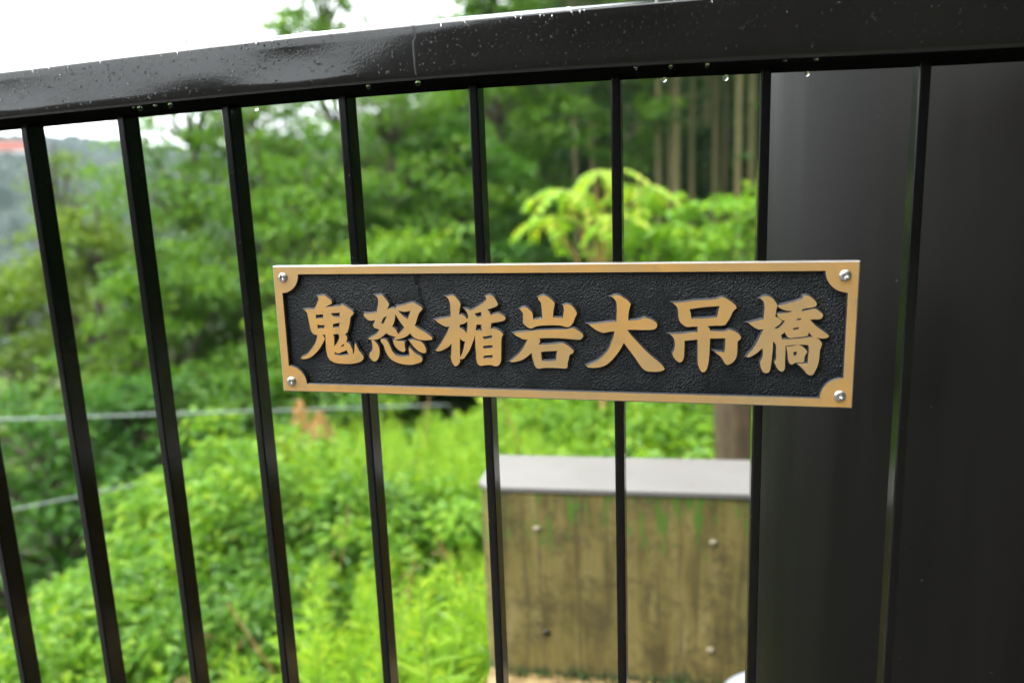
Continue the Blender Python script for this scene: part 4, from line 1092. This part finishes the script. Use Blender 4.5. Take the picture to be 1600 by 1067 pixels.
# ------------------------------------------------------------------ tall weeds
def weed_mesh(seed, h=0.8, n=95):
    rg = np.random.default_rng(seed)
    bend = rg.normal() * .10
    t = np.linspace(.06, 1, n) ** .8
    a = np.arange(n) * 2.399 + rg.normal(size=n) * .3
    sx = bend * t ** 2
    P = np.stack([sx, .03 * np.sin(t * 3 + seed), t * h], 1)
    out = np.stack([np.cos(a), np.sin(a), .75 - .9 * (1 - t) + .35 * (t > .85)], 1)
    L = .115 * np.sin(np.clip(t, .05, .97) * math.pi * .86 + .3) ** .8 * (.8 + .4 * rg.random(n)); L = np.maximum(L, .035)
    Nn = np.stack([-np.cos(a) * .5, -np.sin(a) * .5, np.ones(n)], 1)
    V, F = leaves_np(P, out, Nn, L, L * .22, .2)
    pts = [(bend * q * q, .03 * math.sin(q * 3 + seed), q * h) for q in np.linspace(0, 1, 6)]
    sv, sf = tube(pts, [.0045 * (1 - .7 * q) for q in np.linspace(0, 1, 6)], 4)
    tf = []
    for q in sf: tf += [(q[0], q[1], q[2]), (q[0], q[2], q[3])]
    o = len(V); V = np.concatenate([V, np.array([tuple(v) for v in sv])]); F2 = np.concatenate([F, np.array(tf) + o])
    return mesh_np('tall_weed', V, F2, mats=[M['weed'], M['weedstem']], mi=[0] * len(F) + [1] * len(tf))
weed_me = [weed_mesh(s) for s in range(6)]
def weeds(n, azr, dr, group, label, topf_, seed):
    rg = random.Random(seed)
    for _ in range(n):
        az = rg.uniform(*azr); d = math.sqrt(rg.uniform(dr[0] ** 2, dr[1] ** 2)); p = at(az, d); z = gz(p) - .02
        top = CAM.z + d * math.tan(R(topf_(d)))
        h = min(1.15, max(.22, (top - z) * rg.uniform(.8, 1.08)))
        if p.y < 1.05 and p.x > .20: continue
        o = obj('tall_weed', weed_me[rg.randrange(6)], None, (p.x, p.y, z))
        s = h / .8; o.scale = (s * rg.uniform(.85, 1.15), s * rg.uniform(.85, 1.15), s); o.rotation_euler = (rg.uniform(-.12, .12), rg.uniform(-.12, .12), rg.uniform(0, 6.28))
        tag(o, label, 'weed', group)
weeds(95, (-31, -12), (1.9, 3.0), 'tall narrow leaved weeds in the foreground left of the block', 'tall yellow green weed with narrow leaves low in front, left of the concrete block', lambda d: -29.5 + (d - 1.9) * 4, 3)
weeds(22, (-27, -19), (1.40, 1.95), 'short weeds against the left side of the concrete block', 'short weed growing against the left edge of the concrete block', lambda d: -33.5 + (d - 1.4) * 3, 9)
weeds(28, (-50, -31), (1.9, 2.8), 'narrow leaved weeds along the bottom left', 'narrow leaved weed at the bottom left below the shrubs', lambda d: -32 + (d - 1.9) * 4, 4)
weeds(150, (-30, -11), (3.3, 5.6), 'yellow green weeds of the meadow behind the shrubs', 'slender yellow green weed in the meadow under the left half of the plaque', lambda d: -18.6 + (d - 3.3) * 1.35, 5)
weeds(55, (-12, 3), (3.4, 6.2), 'weeds behind the concrete block', 'slender yellow green weed behind the concrete block', lambda d: -21.5 + (d - 3.4) * 2.0, 6)

# ground cover between them
n = 52000
az = rng.uniform(-54, 8, n); d = np.sqrt(rng.uniform(1.3 ** 2, 9.5 ** 2, n))
x = CAM.x + d * np.sin(np.radians(az)); y = CAM.y + d * np.cos(np.radians(az))
keep = ~((y < 1.06) & (x > .20)); x, y, d = x[keep], y[keep], d[keep]; n = len(x)
z = ground_h(x, y) + rng.random(n) ** 1.4 * .34
a = rng.uniform(0, 6.28, n)
P = np.stack([x, y, z], 1); D = np.stack([np.cos(a), np.sin(a), rng.normal(size=n) * .4], 1); Nn = rng.normal(size=(n, 3)) * .35 + np.array([0, 0, 1])
L = (.05 + .055 * rng.random(n)) * (1 + d * .05)
V, F = leaves_np(P, D, Nn, L, L * .5)
tag(obj('ground_cover', mesh_np('ground_cover', V, F, M['shrubleaf'])), 'low leafy ground cover carpeting the bank', 'ground cover', kind='stuff')

# dead stems among the weeds
for i, (az, d, hh, lab) in enumerate(((-24.5, 2.5, .62, 'brown dead stem among the weeds left of the fifth bar'), (-17.6, 2.6, .58, 'brown dead stem close to the left edge of the block'), (-28.8, 3.0, .6, 'bent brown dead stem below the left end of the plaque'),
        (-34.0, 2.5, .5, 'short dead stem low between the third and fourth bars'), (-21.5, 4.2, .75, 'thin dead stem in the middle of the meadow'), (-14.0, 4.4, .8, 'dead stem near the far left corner of the block'), (-40.5, 2.6, .45, 'dead stem low at the left among shrubs'))):
    p = at(az, d); z = gz(p); hh = hh + .1
    root = empty('dead_stem', (p.x, p.y, z), lab, 'dead stem', 'brown dead stems among the weeds')
    tv, tf = tube([(0, 0, 0), (.04, .02, hh * .5), (.12 * (-1) ** i, 0, hh)], [.006, .005, .003], 5)
    obj('stem', mesh_np('stem', tv, tf, M['sapbark'], True), root)
    rg = np.random.default_rng(i); m_ = 12; t = rg.random(m_); a = rg.uniform(0, 6.28, m_)
    P = np.stack([.12 * (-1) ** i * np.clip(t * 2 - 1, 0, 1), .01 + 0 * t, t * hh], 1); D = np.stack([np.cos(a), np.sin(a), -.7 + 0 * a], 1)
    V, F = leaves_np(P, D, rg.normal(size=(m_, 3)), .04 + .03 * rg.random(m_), .012 + 0 * a)
    obj('dry_leaves', mesh_np('dry_leaves', V, F, M['deadleaf']), root)['kind'] = 'stuff'

# dry flower plumes
def plume(az, d, el, hh, label, seed):
    rg = np.random.default_rng(seed); p = at(az, d); z = gz(p); top = CAM.z + d * math.tan(R(el)); h = top - z
    root = empty('dry_plume', (p.x, p.y, z), label, 'dry flower', 'dry flower plumes')
    tv, tf = tube([(0, 0, 0), (.02, 0, h * .5), (0, .01, h)], [.006, .005, .002], 5)
    obj('stem', mesh_np('stem', tv, tf, M['sapbark'], True), root)
    n = 300; t = rg.random(n); r = (1 - t) ** .7 * .075 * (.2 + 1.1 * rg.random(n) ** 1.5) + .004; a = rg.uniform(0, 6.28, n)
    P = np.stack([r * np.cos(a), r * np.sin(a), h - hh + t * hh], 1); D = np.stack([np.cos(a), np.sin(a), .8 + 0 * a], 1); Nn = rg.normal(size=(n, 3))
    V, F = leaves_np(P, D, Nn, .020 + .014 * rg.random(n), .011 + 0 * a)
    obj('flower_head', mesh_np('flower_head', V, F, M['dry']), root)['kind'] = 'stuff'
plume(-29.7, 4.3, -14.5, .30, 'dry pinkish brown flower plume under the left end of the plaque', 1)
plume(-28.4, 4.7, -15.4, .20, 'smaller dry plume just right of the large one', 2)
plume(-31.6, 4.4, -16.9, .16, 'smallest dry plume, left of the large one', 3)

# brown leaning trunk behind the block
p = at(2.9, 3.7); z = gz(p)
root = empty('leaning_trunk', (p.x, p.y, z), 'thick brown broken tree trunk leaning behind the concrete block', 'tree trunk')
tv, tf = tube([(.06, 0, -.05), (.03, 0, .4), (0, .02, .9), (-.03, .03, 1.42)], [.13, .115, .105, .09], 14)
tf.append(tuple(range(42, 56)))
obj('trunk', mesh_np('trunk', tv, tf, M['brownbark'], True), root)

# ------------------------------------------------------------------ wires
def wire(pts, r, label):
    tv, tf = tube(pts, r, 6); o = obj('wire', mesh_np('wire', tv, tf, M['wire'], True)); tag(o, label, 'wire', 'stay wires crossing above the bank')
def polyw(a, b, n=24, sag=.03, ext=.6):
    a = Vector(a); b = Vector(b)
    return [a + (b - a) * (-ext + (1 + 2 * ext) * i / n) - Vector((0, 0, sag * math.sin(math.pi * i / n))) for i in range(n + 1)]
wire([at_el(-62, 4.9, -9.6)] + polyw(at_el(-48.2, 4.25, -12.8), at_el(-18.7, 5.0, -15.55), sag=.0, ext=.0) + [at(-16.8, 5.3, -2.05)], .0050, 'upper pale grey wire, nearly level, passing under the plaque')
wire(polyw(at_el(-47.8, 4.3, -18.4), at_el(-29.9, 5.6, -17.9), sag=.0, ext=.45), .0045, 'lower grey wire slanting up behind the shrubs')

# ------------------------------------------------------------------ far building on the hill
p = at(-46.6, 138); zt = CAM.z + 138 * math.tan(R(3.95))
bld = empty('far_building', (p.x, p.y, zt - 1.9), 'pale building with a faded red top on the hazy hill at the far left', 'building')
bld.rotation_euler.z = R(40)
bm_obj('wall', box_bm(-5.5, 6.5, -2.5, 2.5, -3, .7), M['plaster'], bld)
bm_obj('roof', box_bm(-5.7, 6.7, -2.7, 2.7, .701, 1.9, .05), M['redroof'], bld)
for i in range(4):
    w = bm_obj('window', box_bm(-.55, .55, -.05, .05, -.6, .6), M['white'], bld, loc=(-3.4 + i * 2.6, -2.52, -.3))
    bm_obj('pane', box_bm(-.45, .45, -.03, .02, -.5, .5), M['glass'], w, loc=(0, -.04, 0))

# ------------------------------------------------------------------ damp air
HAZE = True
if HAZE:
    m = bpy.data.materials.new('damp_air'); m.use_nodes = True
    nt = m.node_tree; nt.nodes.clear()
    out = nt.nodes.new('ShaderNodeOutputMaterial'); pv = nt.nodes.new('ShaderNodeVolumePrincipled')
    pv.inputs['Color'].default_value = (0.72, 0.88, 1.0, 1); pv.inputs['Density'].default_value = 0.0004
    pv.inputs['Anisotropy'].default_value = 0.2
    nt.links.new(pv.outputs[0], out.inputs['Volume'])
    o = bm_obj('haze', box_bm(-310, 310, -310, 310, -13.5, 36), m); tag(o, kind='stuff')
SC.cycles.volume_bounces = 0
